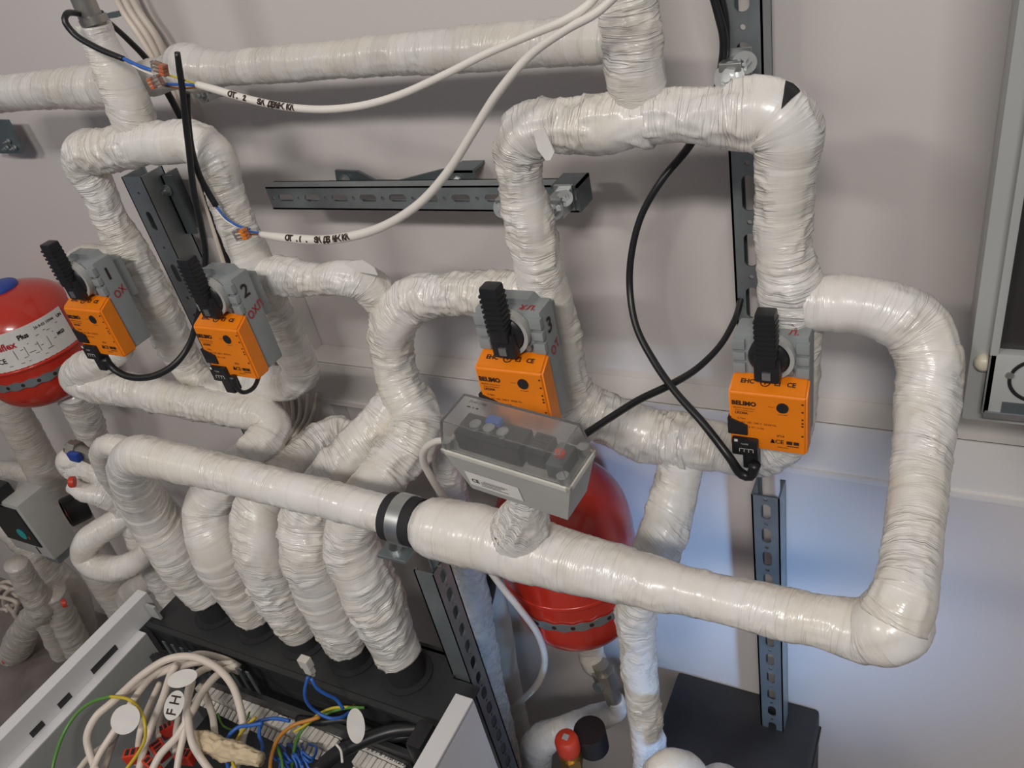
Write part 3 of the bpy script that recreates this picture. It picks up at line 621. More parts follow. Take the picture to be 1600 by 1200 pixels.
# ------------------------------------------------------------------ red expansion vessels
def vessel(label, ptop, pbot, d, R, cap_r=.03, lab=False, group=None):
    a = Vector(P(*ptop, d=d)); b = Vector(P(*pbot, d=d)); x = (a.x+b.x)/2; c = Vector((x, -d, b.z)); H = a.z-b.z
    o = empty('expansion_vessel', label, 'expansion vessel', c, group)
    prof = [(.012, 0), (R*.45, .006), (R*.78, H*.09), (R*.95, H*.2), (R, H*.32), (R, H*.47)]
    prof2 = [(R, H*.47), (R*1.025, H*.475), (R*1.025, H*.495), (R, H*.50), (R, H*.68), (R*.95, H*.80), (R*.78, H*.91), (R*.5, H*.975), (R*.3, H)]
    def sm(p, k=3):
        p = np.array(p)
        for _ in range(k):
            q = [p[0]]
            for i in range(len(p)-1): q += [p[i]*.75+p[i+1]*.25, p[i]*.25+p[i+1]*.75]
            q.append(p[-1]); p = np.array(q)
        return [tuple(t) for t in p]
    mb = MB(); mb.lathe(c, (0, 0, 1), sm(prof)+sm(prof2, 2), n=64); mb.build('tank', M['red'], o, True)
    mb = MB(); mb.lathe(c+Vector((0, 0, H*.98)), (0, 0, 1), sm([(cap_r, 0), (cap_r*1.05, .006), (cap_r*.95, .012), (cap_r*.5, .015), (.001, .016)], 2), n=40)
    mb.build('valve_cap', M['blue_cap'], o, True)
    # perforated strap
    mb = MB(); n = 120; V = []; hs = .0065
    for i in range(n):
        q = 2*math.pi*i/n; wv = hs*(1+.22*math.cos(q*n/5)); 
        for rr_, zz_ in ((R+.0012, -wv), (R+.0026, -wv), (R+.0026, wv), (R+.0012, wv)): V.append((c.x+rr_*math.cos(q), c.y+rr_*math.sin(q), c.z+H*.37+zz_))
    f = []
    for i in range(n):
        j = (i+1) % n
        for k in range(4): f.append((4*i+k, 4*i+(k+1) % 4, 4*j+(k+1) % 4, 4*j+k))
    mb.add(V, f); st = mb.build('perforated_strap', M['zinc'], o, True)
    mb = MB()
    for i in range(24):
        q = 2*math.pi*(i+.5)/24; dd = Vector((math.cos(q), math.sin(q), 0)); mb.cyl(Vector((c.x, c.y, c.z+H*.37))+dd*(R+.0024), Vector((c.x, c.y, c.z+H*.37))+dd*(R+.0031), .0032, n=14)
    mb.build('strap_holes', M['ink'], st)
    mb = MB(); mb.cyl(c+Vector((0, 0, -.02)), c+Vector((0, 0, .003)), .012); mb.build('nipple', M['brass'], o, True)
    if lab:
        r1 = R+.0006; zc0 = c.z+H*.655; h2 = .034; sh = math.radians(54)
        def on(q, z, rr_=r1): return (c.x+rr_*math.cos(q), c.y+rr_*math.sin(q), z)
        q0, q1 = math.radians(-80), math.radians(14)
        mb = MB(); n = 24; V = []; 
        for i in range(n+1):
            q = q0+(q1-q0)*i/n; V += [on(q, zc0-h2), on(q, zc0+h2)]
        mb.add(V, [(2*i, 2*i+2, 2*i+3, 2*i+1) for i in range(n)]); lb = mb.build('sticker', M['paper'], o)
        lb['label'] = 'white product sticker with printed text'
        def wr(mbx, s, size, q, z, bold=0):
            v, f = tm(s, size, bold); mbx.add([on(q+sh+x*1.15/r1, zc0+(z-zc0)*1.3+y*1.3, r1+.0005) for x, y, _ in v], f)
        mr = MB(); wr(mr, 'Reflex', .013, math.radians(-104), zc0+.008, .0004)
        mr.build('lettering', M['ink_red'], lb)
        mk = MB(); wr(mk, 'CE', .010, math.radians(-112), zc0-.010, .0002); wr(mk, 'Plus', .009, math.radians(-84), zc0+.014, .0004)
        wr(mk, '26-9-03 10944', .0052, math.radians(-62), zc0+.018, .0001); wr(mk, 'MG3', .006, math.radians(-52), zc0-.003, .0003); wr(mk, 'UN', .006, math.radians(-45), zc0+.017, .0002)
        for k, (qa, qb, zo) in enumerate([(-92, -76, -.002), (-74, -58, -.006), (-92, -78, -.013), (-74, -60, .008), (-108, -94, -.019), (-90, -72, -.019), (-84, -58, .003), (-66, -50, .0105), (-86, -80, -.009), (-70, -64, -.014)]):
            qa += 54; qb += 54; zo *= 1.3
            v = [on(math.radians(qa), zc0+zo, r1+.0005), on(math.radians(qb), zc0+zo, r1+.0005), on(math.radians(qb), zc0+zo+.0009, r1+.0005), on(math.radians(qa), zc0+zo+.0009, r1+.0005)]
            mk.add(v, [(0, 1, 2, 3)])
        for qa in (-44, -34, -22, -12): mk.add([on(math.radians(qa), zc0-.016, r1+.0005), on(math.radians(qa+.4), zc0-.016, r1+.0005), on(math.radians(qa+.4), zc0+.002, r1+.0005), on(math.radians(qa), zc0+.002, r1+.0005)], [(0, 1, 2, 3)])
        mk.build('lettering', M['ink'], lb)
    return o
vessel('red expansion vessel with white sticker and blue cap at the left edge', (4, 452), (92, 612), .115, .098, lab=True)
vessel('red expansion vessel behind the front pipe under the clear-lidded box', (868, 742), (907, 972), .115, .093)

# ------------------------------------------------------------------ valve actuators
def actuator(label, px, py, d, s=1.0, num='', side='', top='', rot=0.0, plug=True):
    c = P(px, py, d=d)                                             # centre of the orange front face
    root = empty('valve_actuator', label, 'valve actuator', c, rot=(0, 0, rot))
    def S(v): return v*s
    w = .033*s; h = .031*s
    def bld(mb, nm, m, par=root, smooth=False):
        return mb.build(nm, m, par, smooth, local=True)
    # orange cover with a sloping top
    mb = MB(); mb.prism([(-w, -h), (w, -h), (w, h), (-w, h)], 0, .002*s)
    mb = MB(); yf, yb = 0, .020*s
    bm = bmesh.new()
    vs_ = [(-w, yf, -h), (w, yf, -h), (w, yb, -h), (-w, yb, -h), (-w, yf, h), (w, yf, h), (w*.97, yb, h+.009*s), (-w*.97, yb, h+.009*s)]
    bv = [bm.verts.new(q) for q in vs_]
    for f in [(0, 3, 2, 1), (4, 5, 6, 7), (0, 1, 5, 4), (1, 2, 6, 5), (2, 3, 7, 6), (3, 0, 4, 7)]: bm.faces.new([bv[i] for i in f])
    bmesh.ops.bevel(bm, geom=bm.edges[:], offset=.002*s, segments=3, affect='EDGES'); bm.verts.index_update()
    mb.add([tuple(v.co) for v in bm.verts], [tuple(v.index for v in f.verts) for f in bm.faces]); bm.free()
    cov = bld(mb, 'orange_cover', M['orange'], smooth=True)
    # grey body behind and above
    mb = MB(); mb.box(-.031*s, .031*s, .019*s, .045*s, -h+.001*s, .079*s, bev=.003*s)
    mb.box(-.025*s, .025*s, .042*s, .060*s, .02*s, .068*s, bev=.002*s)
    
    for sg in (-1, 1):
        for z0, z1 in ((.040, .050), (.053, .061), (.064, .074)): mb.box(min(sg*.021, sg*.0318)*s, max(sg*.021, sg*.0318)*s, .0155*s, .021*s, z0*s, z1*s, bev=.0008*s)
    
    mb.box(-.0335*s, -.024*s, .021*s, .035*s, .052*s, .066*s, bev=.001*s)
    mb.prism([(-.022*s, .077*s), (.022*s, .077*s), (.016*s, .084*s), (-.016*s, .084*s)], .030*s, .044*s)
    body = bld(mb, 'gear_housing', M['grey'], smooth=True)
    # dial ring
    mb = MB(); hz = .061*s
    ring_mesh(mb, (0, .014*s, hz), (0, 1, 0), .0175*s, .021*s, .008*s, n=40, a0=-2.2, a1=2.2, ref=(1, 0, 0))
    bld(mb, 'position_ring', M['grey_light'], smooth=True)
    # black hub and lever
    mb = MB(); mb.lathe((0, .019*s, hz), (0, -1, 0), [(.0175*s, 0), (.0175*s, .007*s), (.015*s, .010*s), (.009*s, .012*s)], n=36)
    mb.box(-.011*s, .011*s, .001*s, .016*s, hz-.019*s, hz+.004*s, bev=.003*s)
    hub = bld(mb, 'hub', M['black'], smooth=True)
    mb = MB(); zt = hz+.050*s
    mb.box(-.0082*s, .0082*s, -.002*s, .012*s, hz-.002*s, zt, bev=.0025*s)
    for i in range(8): mb.box(-.0090*s, .0090*s, -.0028*s, .0115*s, hz+.008*s+i*.0047*s, hz+.0106*s+i*.0047*s, bev=.0006*s)
    bld(mb, 'lever', M['black'], smooth=True)
    mb = MB(); mb.box(-.0035*s, .0035*s, -.0003*s, .002*s, hz-.015*s, hz-.008*s); bld(mb, 'clip', M['chrome'], hub)
    mb = MB(); mb.cyl((.017*s, .019*s, .046*s), (.017*s, .014*s, .046*s), .0028*s, n=12); bld(mb, 'screw', M['chrome'], hub)
    # black corner and plug with its strain relief
    mb = MB(); mb.box(-.0345*s, -.017*s, -.002*s, .012*s, -.015*s, -.004*s, bev=.001*s); mb.prism([(-.034*s, -.004*s), (-.034*s, .003*s), (-.017*s, -.004*s)], -.002*s, .01*s); bld(mb, 'side_latch', M['black'], cov, smooth=True)
    mb = MB(); mb.box(-.031*s, -.008*s, -.005*s, .015*s, -.036*s, -.018*s, bev=.0015*s); mb.box(-.022*s, -.008*s, -.004*s, .008*s, -.052*s, -.034*s, bev=.002*s)
    pl = bld(mb, 'cable_plug', M['black'], smooth=True)
    ti = MB(); lettering(ti, 'CLOSE', .0022*s, (-.019*s, -.0052*s, -.022*s), (1, 0, 0), (0, 0, 1)); rects(ti, [(-.006*s, .006*s, -.0065*s, -.006*s)]+[(-.006*s+i*.004*s, -.0055*s+i*.004*s, -.010*s, -.006*s) for i in range(4)]+[(-.010*s, -.007*s, .001*s, .004*s)], (-.018*s, -.0054*s, -.021*s), (1, 0, 0), (0, 0, 1))
    bld(ti, 'lettering', M['paper'], pl)
    # push button
    mb = MB(); mb.cyl((.013*s, .001*s, .019*s), (.013*s, -.0012*s, .019*s), .005*s, n=24); bld(mb, 'push_button', M['black'], cov)
    tx = MB(); X = (1, 0, 0); Z = (0, 0, 1)
    lettering(tx, 'BELIMO', .0062*s, (-.0195*s, -.0002, .0195*s), X, Z, bold=.0003*s)
    lettering(tx, 'BELIMO Automation', .0022*s, (-.0195*s, -.0002, .0145*s), X, Z); lettering(tx, 'Made in Switzerland', .0019*s, (-.0195*s, -.0002, .012*s), X, Z); lettering(tx, 'LR230A', .0034*s, (-.022*s, -.0002, .009*s), X, Z, bold=.0001*s)
    lettering(tx, '5 Nm', .0030*s, (-.022*s, -.0002, .003*s), X, Z); lettering(tx, 'AC 100...240 V  50/60 Hz', .0029*s, (-.0075*s, -.0002, -.001*s), X, Z); lettering(tx, '1.5 W / 4 VA', .0028*s, (-.0105*s, -.0002, -.006*s), X, Z)
    lettering(tx, 'IP54', .0036*s, (.011*s, -.0002, -.012*s), X, Z); lettering(tx, '\u0394CE', .0062*s, (.008*s, -.0002, -.0185*s), X, Z, bold=.0001*s); lettering(tx, '9999-XX1', .0022*s, (.013*s, -.0002, -.0245*s), X, Z)
    rects(tx, [(.016*s, .021*s, -.020*s, -.0165*s), (.022*s, .0265*s, -.020*s, -.0165*s), (.0165*s, .0262*s, -.0225*s, -.0215*s), (.009*s, .017*s, .0115*s, .0119*s), (.001*s, .006*s, .0188*s, .0192*s)]+[(.0285*s, .0302*s, zz_*s, (zz_+.0016)*s) for zz_ in (.024, .016, .008, .004, .001, -.010)], (0, -.0002, 0), X, Z)
    up = Vector((0, yb, .009*s)).normalized()
    lettering(tx, 'EHC   \u2295  \u25a1   CE', .0060*s, (-.001*s, .010*s, h+.0050*s), X, up, bold=.0002*s)
    bld(tx, 'lettering', M['ink'], cov)
    if num:
        tn = MB(); lettering(tn, num, .020*s, (.0312*s, .031*s, .060*s), (0, 1, 0), (0, 0, 1), bold=.0004*s); bld(tn, 'handwritten_number', M['ink'], body)
    if side:
        tn = MB(); lettering(tn, side, .0115*s, (.0312*s, .034*s, .036*s), (0, 1, .25), (0, -.25, 1), bold=.0002*s); bld(tn, 'handwritten_mark', M['ink_red'], body)
    if top:
        tn = MB(); lettering(tn, top, .0095*s, (.018*s, .0245*s, .0792*s), X, (0, 1, 0), bold=.0002*s, lift=.0004); bld(tn, 'handwritten_mark', M['ink_red'], body)
    return root
actuator('orange and grey valve actuator marked 1, at the far left beside the red vessel', 146, 520, .29, 1.06, num='1', side='\u041e\u0425')
actuator('orange and grey valve actuator marked 2, second from the left', 352, 552, .295, 1.02, num='2', side='\u041e\u0425\u041b')
actuator('orange and grey valve actuator marked 3, just above the clear-lidded box', 803, 625, .28, 1.06, num='3', side='\u041e\u0422', top='\u0425\u041b.')
actuator('rightmost orange and grey valve actuator, in front of the upright right rail', 1199, 662, .225, 1.0, top='\u041b.')

# ------------------------------------------------------------------ clear-lidded box
bp = P(692, 706, d=.425); RB = math.radians(-7)
jb = empty('control_box', 'grey control box with a clear lid standing on the front pipe tee', 'control box', bp, rot=(math.radians(6), math.radians(2), RB))
W_, D_, Hb, Hl = .109, .037, .040, .030
def lb_(mb, nm, m, par=jb, smooth=False): return mb.build(nm, m, par, smooth, local=True)
mb = MB()
mb.hexa([(.012, .004, -Hb), (W_-.012, .004, -Hb), (W_-.012, D_-.004, -Hb), (.012, D_-.004, -Hb), (0, 0, 0), (W_, 0, 0), (W_, D_, 0), (0, D_, 0)]); lb_(mb, 'base', M['grey_light'])
mb = MB(); t = .0025
for a_ in ((-.001, W_+.001, -.001, .003), (-.001, W_+.001, D_-.003, D_+.001), (-.001, .003, -.001, D_+.001), (W_-.003, W_+.001, -.001, D_+.001)): mb.box(a_[0], a_[1], a_[2], a_[3], -.001, .0035, bev=.0008)
lb_(mb, 'gasket_rim', M['rim'])
# lid as a thin clear shell
mb = MB()
def shell(mb, o, i):
    mb.add(o[:], [(0, 1, 5, 4), (1, 2, 6, 5), (2, 3, 7, 6), (3, 0, 4, 7), (4, 5, 6, 7)])
    mb.add(i[:], [(0, 4, 5, 1), (1, 5, 6, 2), (2, 6, 7, 3), (3, 7, 4, 0), (4, 7, 6, 5)])
    k = len(mb.v)-16; mb.f += [(k+a, k+b, k+8+b, k+8+a) for a, b in ((1, 0), (2, 1), (3, 2), (0, 3))]
o_ = [(0, 0, .004), (W_, 0, .004), (W_, D_, .004), (0, D_, .004), (.005, .004, Hl), (W_-.005, .004, Hl), (W_-.005, D_-.002, Hl), (.005, D_-.002, Hl)]
i_ = [(.0015, .0015, .004), (W_-.0015, .0015, .004), (W_-.0015, D_-.0015, .004), (.0015, D_-.0015, .004), (.0065, .0055, Hl-.0015), (W_-.0065, .0055, Hl-.0015), (W_-.0065, D_-.0035, Hl-.0015), (.0065, D_-.0035, Hl-.0015)]
shell(mb, o_, i_); lid = lb_(mb, 'clear_lid', M['clear'])
for x, y in ((.004, .004), (W_-.006, .004), (W_-.006, D_-.004), (.004, D_-.004)):
    mb = MB(); mb.cyl((x, y, .0035), (x, y, .010), .0042, n=20); cy = lb_(mb, 'lid_screw', M['chrome'], smooth=True)
mb = MB(); mb.box(.010, .066, .008, D_-.008, -.01, .017, bev=.001); mb.box(.068, .084, .012, D_-.006, -.01, .014, bev=.001)
for i in range(6): mb.box(.070, .082, .013+i*.003, .0145+i*.003, .0135, .0155)
lb_(mb, 'circuit_module', M['black'])
mb = MB(); mb.box(.004, W_-.004, .004, D_-.004, -.004, -.001); lb_(mb, 'mounting_plate', M['grey_light'])
mb = MB(); mb.box(.088, .100, .007, .029, -.002, .013, bev=.001); lb_(mb, 'terminal_block', M['zinc_dark'])
mb = MB(); mb.cyl((.094, .018, .013), (.094, .018, .0155), .0035, n=18); lb_(mb, 'red_dial', M['red_cap'])
for x in (.024, .036, .048): 
    mb = MB(); mb.lathe((x, .018, .017), (0, 0, 1), [(.0045, 0), (.0045, .003), (.002, .0045)], n=18); lb_(mb, 'terminal_screw', M['chrome'], smooth=True)
mb = MB(); mb.box(.030, .042, .022, .029, .0165, .0215, bev=.001); lb_(mb, 'blue_terminal', M['blue'])
# sticker on the base front
Nn = Vector((0, -Hb, -.004)).normalized(); upv = Vector((0, -.004, Hb)).normalized()
mb = MB(); rects(mb, [(-.024, .024, -.0085, .0085)], (.038, .0024, -.0245), (1, 0, 0), (0, -.1, 1), lift=.0006); st = lb_(mb, 'sticker', M['paper'])
mb = MB(); og = (.038, .0024, -.0245); ux = (1, 0, 0); uy = (0, -.1, 1)
lettering(mb, 'LC', .0045, (.0205, .0024, -.0195), ux, uy, bold=.0002, lift=.0009); lettering(mb, 'CE', .0058, (.0210, .0026, -.0260), ux, uy, bold=.0002, lift=.0009)
lettering(mb, 'BPB-F-04-2(16)1', .003, (.042, .0024, -.0185), ux, uy, lift=.0009); lettering(mb, 'Karabushmdmg Bakka', .0024, (.040, .0024, -.0235), ux, uy, lift=.0009)
rects(mb, [(-.012, .010, -.001, -.0004), (-.012, .006, -.003, -.0024), (-.012, .012, -.005, -.0044)], og, ux, uy, lift=.0009)
lb_(mb, 'lettering', M['ink'], st)
mb = MB(); lettering(mb, '25-60 (130)', .0032, (.022, .029, Hl), (1, 0, 0), (0, 1, 0), lift=.0004); rects(mb, [(-.004, -.001, -.006, -.005), (.001, .002, -.006, -.005), (.004, .006, -.006, -.005)], (.02, .029, Hl), (1, 0, 0), (0, 1, 0)); lb_(mb, 'lettering', M['ink'], lid)

# ------------------------------------------------------------------ grey cabinet at the right edge
cb = empty('switch_cabinet', 'grey wall cabinet with a dark window at the right edge', 'cabinet', P(1540, 600, d=0.0))
CD = .16; xA = np.mean([P(1548, 300, d=CD)[0], P(1505, 640, d=CD)[0]]); zb = P(1510, 656, d=CD)[2]
mb = MB(); mb.box(xA, xA+.5, -CD, 0, zb, 2.6, bev=.003); mb.build('carcass', M['cabinet_grey'], cb, True)
x1 = np.mean([P(1574, 300, d=CD+.012)[0], P(1543, 640, d=CD+.012)[0]])
mb = MB(); zf = P(1570, 650, d=CD+.012)[2]
zl = P(1575, 555, d=CD+.012)[2]; xg = P(1590, 350, d=CD+.012)[0]; xg = np.mean([xg, P(1566, 545, d=CD+.012)[0]])
mb.box(x1, xg, -CD-.012, -CD, zf, 2.6, bev=.0015); mb.box(x1, xA+.5, -CD-.012, -CD, zf, zl, bev=.0015)
dr = mb.build('door_frame', M['cabinet_grey'], cb, True)
mb = MB(); mb.box(x1+.002, xA+.5, -CD-.013, -CD-.004, zf-.004, zf+.004, bev=.0015); mb.build('edge_strip', M['chrome'], dr)
mb = MB(); mb.box(xg, xA+.5, -CD-.003, -CD, zl, 2.6); mb.build('window_pane', M['dark_glass'], cb)
mb = MB(); kc = Vector(P(1538, 565, d=CD)); mb.lathe(kc, (0, -1, 0), [(.0075, 0), (.0075, .003), (.006, .006), (.003, .0075)], n=28); mb.build('plug_button', M['pearl'], cb, True)
mb = MB(); kc = Vector(P(1578, 585, d=CD+.012)); mb.cyl(kc, kc+Vector((0, -.002, 0)), .003, n=14); mb.build('screw', M['chrome'], dr)
mb = MB(); a = Vector(P(1622, 596, d=CD+.0125)); ring_mesh(mb, a, (0, 1, 0), .018, .0205, .002, n=40); mb.build('lock_ring', M['black'], dr, True)
mb = MB(); a = Vector(P(1566, 628, d=CD+.0125)); mb.box(a.x, a.x+.06, a.y-.001, a.y+.002, a.z-.010, a.z); mb.build('handle_recess', M['zinc_dark'], dr)

# dark box on the floor behind the right rail
a = P(1060, 1048, d=0.0); mb = MB(); mb.box(a[0], xr2+.06, -.24, -.001, 0, a[2], bev=.006); o = mb.build('dark_box', M['foam_box'], None, True); tag(o, 'large charcoal box against the wall behind the right rail', 'box')
mb = MB(); mb.box(a[0]-.003, xr2+.063, -.243, 0, a[2]-.05, a[2]-.044, bev=.001); mb.build('lid_seam', M['charcoal'], o)

# ------------------------------------------------------------------ cables
c1o, c1 = cable('white cable marked with handwriting sagging across the top to the upper wire connectors', [(308, 132, .24, 5.5), (340, 141, .24, 6), (380, 153, .24, 6), (440, 166, .24, 6), (500, 171, .24, 6), (560, 166, .24, 6), (620, 150, .24, 6), (690, 119, .24, 6), (760, 84, .24, 6), (830, 54, .24, 6.5), (890, 28, .24, 7), (925, 2, .235, 7), (950, -40, .235, 7)], M['cable_white'], NT=16)
c2o, c2 = cable('white cable marked with handwriting hanging lower, arcing down to the lower wire connectors', [(408, 366, .235, 5), (440, 371, .24, 7), (500, 375, .24, 7.5), (550, 369, .24, 7.5), (600, 353, .24, 7), (655, 318, .24, 7), (700, 268, .24, 7), (740, 205, .24, 7), (778, 145, .24, 7), (830, 85, .24, 7), (885, 46, .24, 7), (935, 18, .24, 7), (975, -20, .235, 7)], M['cable_white'], NT=16)
def handwrite(parent, c, s, p0, size, m):
    """letters laid one by one along the cable, starting nearest to pixel p0"""
    pr = proj(c[:, :3]); i = int(np.argmin(((pr-np.array(p0))**2).sum(1))); sgn = 1 if pr[-1][0] > pr[0][0] else -1
    mb = MB(); k = float(i)
    step = np.linalg.norm(c[1, :3]-c[0, :3])
    for ch in s:
        if ch != ' ':
            j = min(max(int(k), 1), len(c)-2); tx = Vector(c[j+1, :3]-c[j-1, :3]).normalized()*sgn
            tc_ = Vector(CAM-c[j, :3]).normalized(); tc_ = (tc_-tx*tc_.dot(tx)).normalized(); uy = tc_.cross(tx)
            v, f = tmd(ch, size, size*.065); r = c[j, 3]; org = Vector(c[j, :3])
            vv = []
            for x, y, _ in v:
                a = y/r; vv.append(tuple(org+tx*x+(tc_*math.cos(a)+uy*math.sin(a))*(r+.00045)))
            mb.add(vv, f)
        k += size*(.80 if ch not in '. ' else .5)/step*sgn
    return mb.build('handwriting', m, parent)
handwrite(c1o, c1, '\u041e\u0422. 2    \u0417\u0410\u0414\u0412\u0418\u0416\u041a\u0410', (365, 150), .0064, M['ink'])
handwrite(c2o, c2, '\u041e\u0422. 1.  \u0417\u0410\u0414\u0412\u0418\u0416\u041a\u0410', (456, 373), .0076, M['ink'])
def wires(parent_label, pts_list):
    for m, nodes, lab in pts_list: cable(lab, nodes, m, name='wire', cat='wire', NT=8)
wires('', [
    (M['blue'], [(192, 91, .22, 3), (215, 102, .22, 3), (238, 110, .22, 3)], 'short blue wire from the upper black cable end to the connectors'),
    (M['yellow'], [(262, 117, .225, 1.6), (285, 124, .23, 1.6), (308, 131, .24, 1.6)], 'yellow-green wire entering the upper white cable'),
    (M['blue'], [(255, 131, .225, 2.2), (280, 132, .23, 2.2), (308, 133, .24, 2.2)], 'light blue wire entering the upper white cable'),
    (M['brown'], [(256, 134, .225, 1.5), (282, 138, .23, 1.5), (310, 136, .24, 1.8)], 'brown wire entering the upper white cable'),
    (M['cable_white'], [(205, 101, .22, 1.5), (222, 110, .225, 1.5), (240, 117, .225, 1.5)], 'thin white wire beside the short blue wire'),
    (M['blue'], [(338, 322, .22, 2), (350, 338, .22, 2), (368, 351, .225, 2), (390, 358, .23, 2)], 'thin blue wire curving down to the lower connectors'),
    (M['cable_white'], [(336, 325, .22, 1.2), (352, 344, .225, 1.2), (372, 356, .225, 1.2)], 'thin white wire curving down to the lower connectors'),
    (M['brown'], [(385, 367, .23, 1.6), (398, 366, .23, 1.6), (410, 366, .235, 1.8)], 'brown wire entering the lower white cable'),
    (M['blue'], [(390, 362, .23, 1.6), (400, 363, .23, 1.6), (410, 365, .235, 1.8)], 'blue wire stub entering the lower white cable')])
def connector(label, px, py, d, ang, big=1.0):
    c = Vector(P(px, py, d=d)); o = empty('wire_connector', label, 'wire connector', c, rot=(0, ang, 0))
    mb = MB(); mb.box(-.009*big, .008*big, -.003*big, .003*big, -.0055*big, .0055*big, bev=.001); mb.build('clear_housing', M['clear'], o, local=True)
    mb = MB(); [mb.box(.0015*big, .007*big, -.0034*big, .0026*big, z_*big, (z_+.0028)*big, bev=.0005) for z_ in (-.0048, -.0014, .002)]; mb.build('orange_lever', M['lever'] if py < 200 else M['orange'], o, local=True)
    mb = MB(); [mb.box(-.007*big, .0*big, -.002*big, .002*big, z_*big, (z_+.0012)*big) for z_ in (-.004, -.0006, .0028)]; mb.build('contacts', M['copper'], o, local=True)
connector('upper clear and red-orange lever connector beside the left riser', 250, 107, .23, math.radians(20))
connector('lower of the two clear and red-orange lever connectors beside the left riser', 243, 128, .235, math.radians(170))
connector('clear and orange lever connector at the end of the lower white cable', 378, 366, .235, math.radians(-10), 1.1)
cable('black cable hooking around the bare steel pipe at the top left', [(160, 20, .16, 4), (125, 21, .19, 4.5), (104, 22, .215, 5), (101, 32, .22, 5), (115, 52, .22, 5), (150, 74, .22, 5), (193, 92, .22, 4.5)], M['cable_black'])
cable('black cable slanting down behind the left riser and past the second actuator', [(165, 30, .12, 4), (200, 62, .1, 4.5), (232, 96, .08, 5), (262, 145, .06, 5.5), (285, 190, .06, 5), (305, 250, .05, 5), (330, 325, .04, 5), (350, 385, .035, 5), (368, 440, .03, 5), (390, 500, .03, 5)], M['cable_black'])
cable('black cable hanging in front of the left loop and swinging back to the first actuator', [(277, 82, .235, 4.5), (280, 105, .235, 5), (285, 140, .235, 5), (290, 190, .235, 5), (296, 240, .235, 5), (303, 300, .235, 5), (314, 350, .235, 5), (321, 390, .235, 5), (320, 425, .235, 5), (316, 460, .23, 5), (308, 500, .235, 5), (295, 540, .25, 5), (272, 570, .27, 5.5), (238, 588, .285, 5.5), (200, 588, .29, 5.5), (176, 575, .29, 6), (163, 560, .29, 7)], M['cable_black'])
cable('black cable beside the hanging one, ending in the thin blue wire', [(292, 145, .225, 5), (294, 190, .225, 5), (300, 235, .225, 5), (312, 275, .222, 5), (325, 300, .22, 5), (338, 322, .22, 5)], M['cable_black'])
cable('short black cable looping under the second actuator', [(363, 588, .30, 6), (368, 603, .30, 4), (380, 613, .29, 3.5), (396, 606, .27, 3.5), (404, 588, .25, 3.5), (405, 570, .24, 3.5)], M['cable_black'])
cable('long black cable bowing left of the right rail and down to the rightmost actuator plug', [(1070, -350, .09, 6), (1095, -120, .09, 6), (1108, -30, .09, 6), (1122, 20, .09, 7), (1131, 60, .09, 7), (1127, 110, .08, 7), (1112, 165, .07, 6.5), (1077, 228, .09, 6.5), (1035, 280, .11, 6), (1003, 335, .12, 5.5), (987, 395, .13, 5.5), (984, 450, .14, 5.5), (994, 510, .16, 5.5), (1022, 565, .18, 6), (1055, 612, .2, 6), (1100, 663, .22, 6.5), (1140, 715, .235, 7), (1158, 740, .235, 8), (1172, 744, .235, 8), (1180, 725, .235, 9)], M['cable_black'], NT=16)
cable('second black cable beside the long one at the top of the right rail', [(1085, -350, .085, 5), (1108, -120, .085, 5), (1122, -30, .085, 5), (1134, 30, .085, 5.5), (1135, 90, .08, 5), (1128, 140, .07, 5)], M['cable_black'])
cable('black cable climbing from the clear-lidded box to the right rail', [(893, 691, .30, 5.5), (915, 678, .29, 6), (950, 655, .26, 6), (1000, 624, .22, 6), (1046, 602, .19, 6), (1090, 575, .15, 5.5), (1125, 540, .12, 5), (1148, 500, .09, 5), (1158, 465, .05, 5)], M['cable_black'], NT=16)
# connectors bundle to the top left: three pale conduits
for k, (x0, x1, dd, lab) in enumerate(((186, 250, .02, 'leftmost'), (198, 258, .02, 'middle'), (211, 267, .02, 'rightmost'))):
    cable('%s of the three pale cables running down the wall behind the left riser' % lab, [(x0-130, -300, dd, 5), (x0-16, -30, dd, 5), (x0+5, 15, dd, 5.5), (x0+35, 60, dd, 5.5), (x1, 110, dd, 5), (x1+35, 200, dd, 5), (x1+68, 300, dd, 5), (x1+100, 410, dd, 4.5), (x1+145, 540, dd, 4.5), (x1+190, 650, dd, 4.5), (x1+230, 760, dd, 4.5)], M['cable_cream'], group='pale cables down the wall')
cable('white conduit looping out left of the clear-lidded box', [(700, 688, .37, 5), (680, 690, .36, 5.5), (664, 702, .35, 6), (662, 722, .34, 6), (675, 748, .33, 6), (692, 775, .31, 6), (725, 830, .25, 6)], M['cable_white'])
cable('pale conduit hanging in a curve below the front pipe', [(760, 885, .25, 5), (785, 918, .24, 5.5), (815, 955, .23, 5.5), (840, 990, .21, 5.5), (851, 1030, .19, 5.5), (842, 1065, .17, 5.5), (818, 1092, .15, 5), (795, 1110, .13, 5)], M['cable_white'])
cable('thick black cable hanging behind the slotted post', [(775, 860, .14, 9), (766, 920, .14, 9), (755, 975, .14, 8), (750, 1030, .14, 8), (765, 1100, .13, 8), (790, 1200, .12, 8)], M['cable_black'])
for k in range(5):
    cable('thin pale cable drooping from the trunking behind the pipe stubs', [(440+k*14, 615, .05, 3), (448+k*10, 650, .06, 3), (430+k*8, 700, .06, 3), (445+k*9, 760, .06, 3), (480+k*10, 850, .05, 3)], M['cable_cream'], group='thin cables behind the stubs')
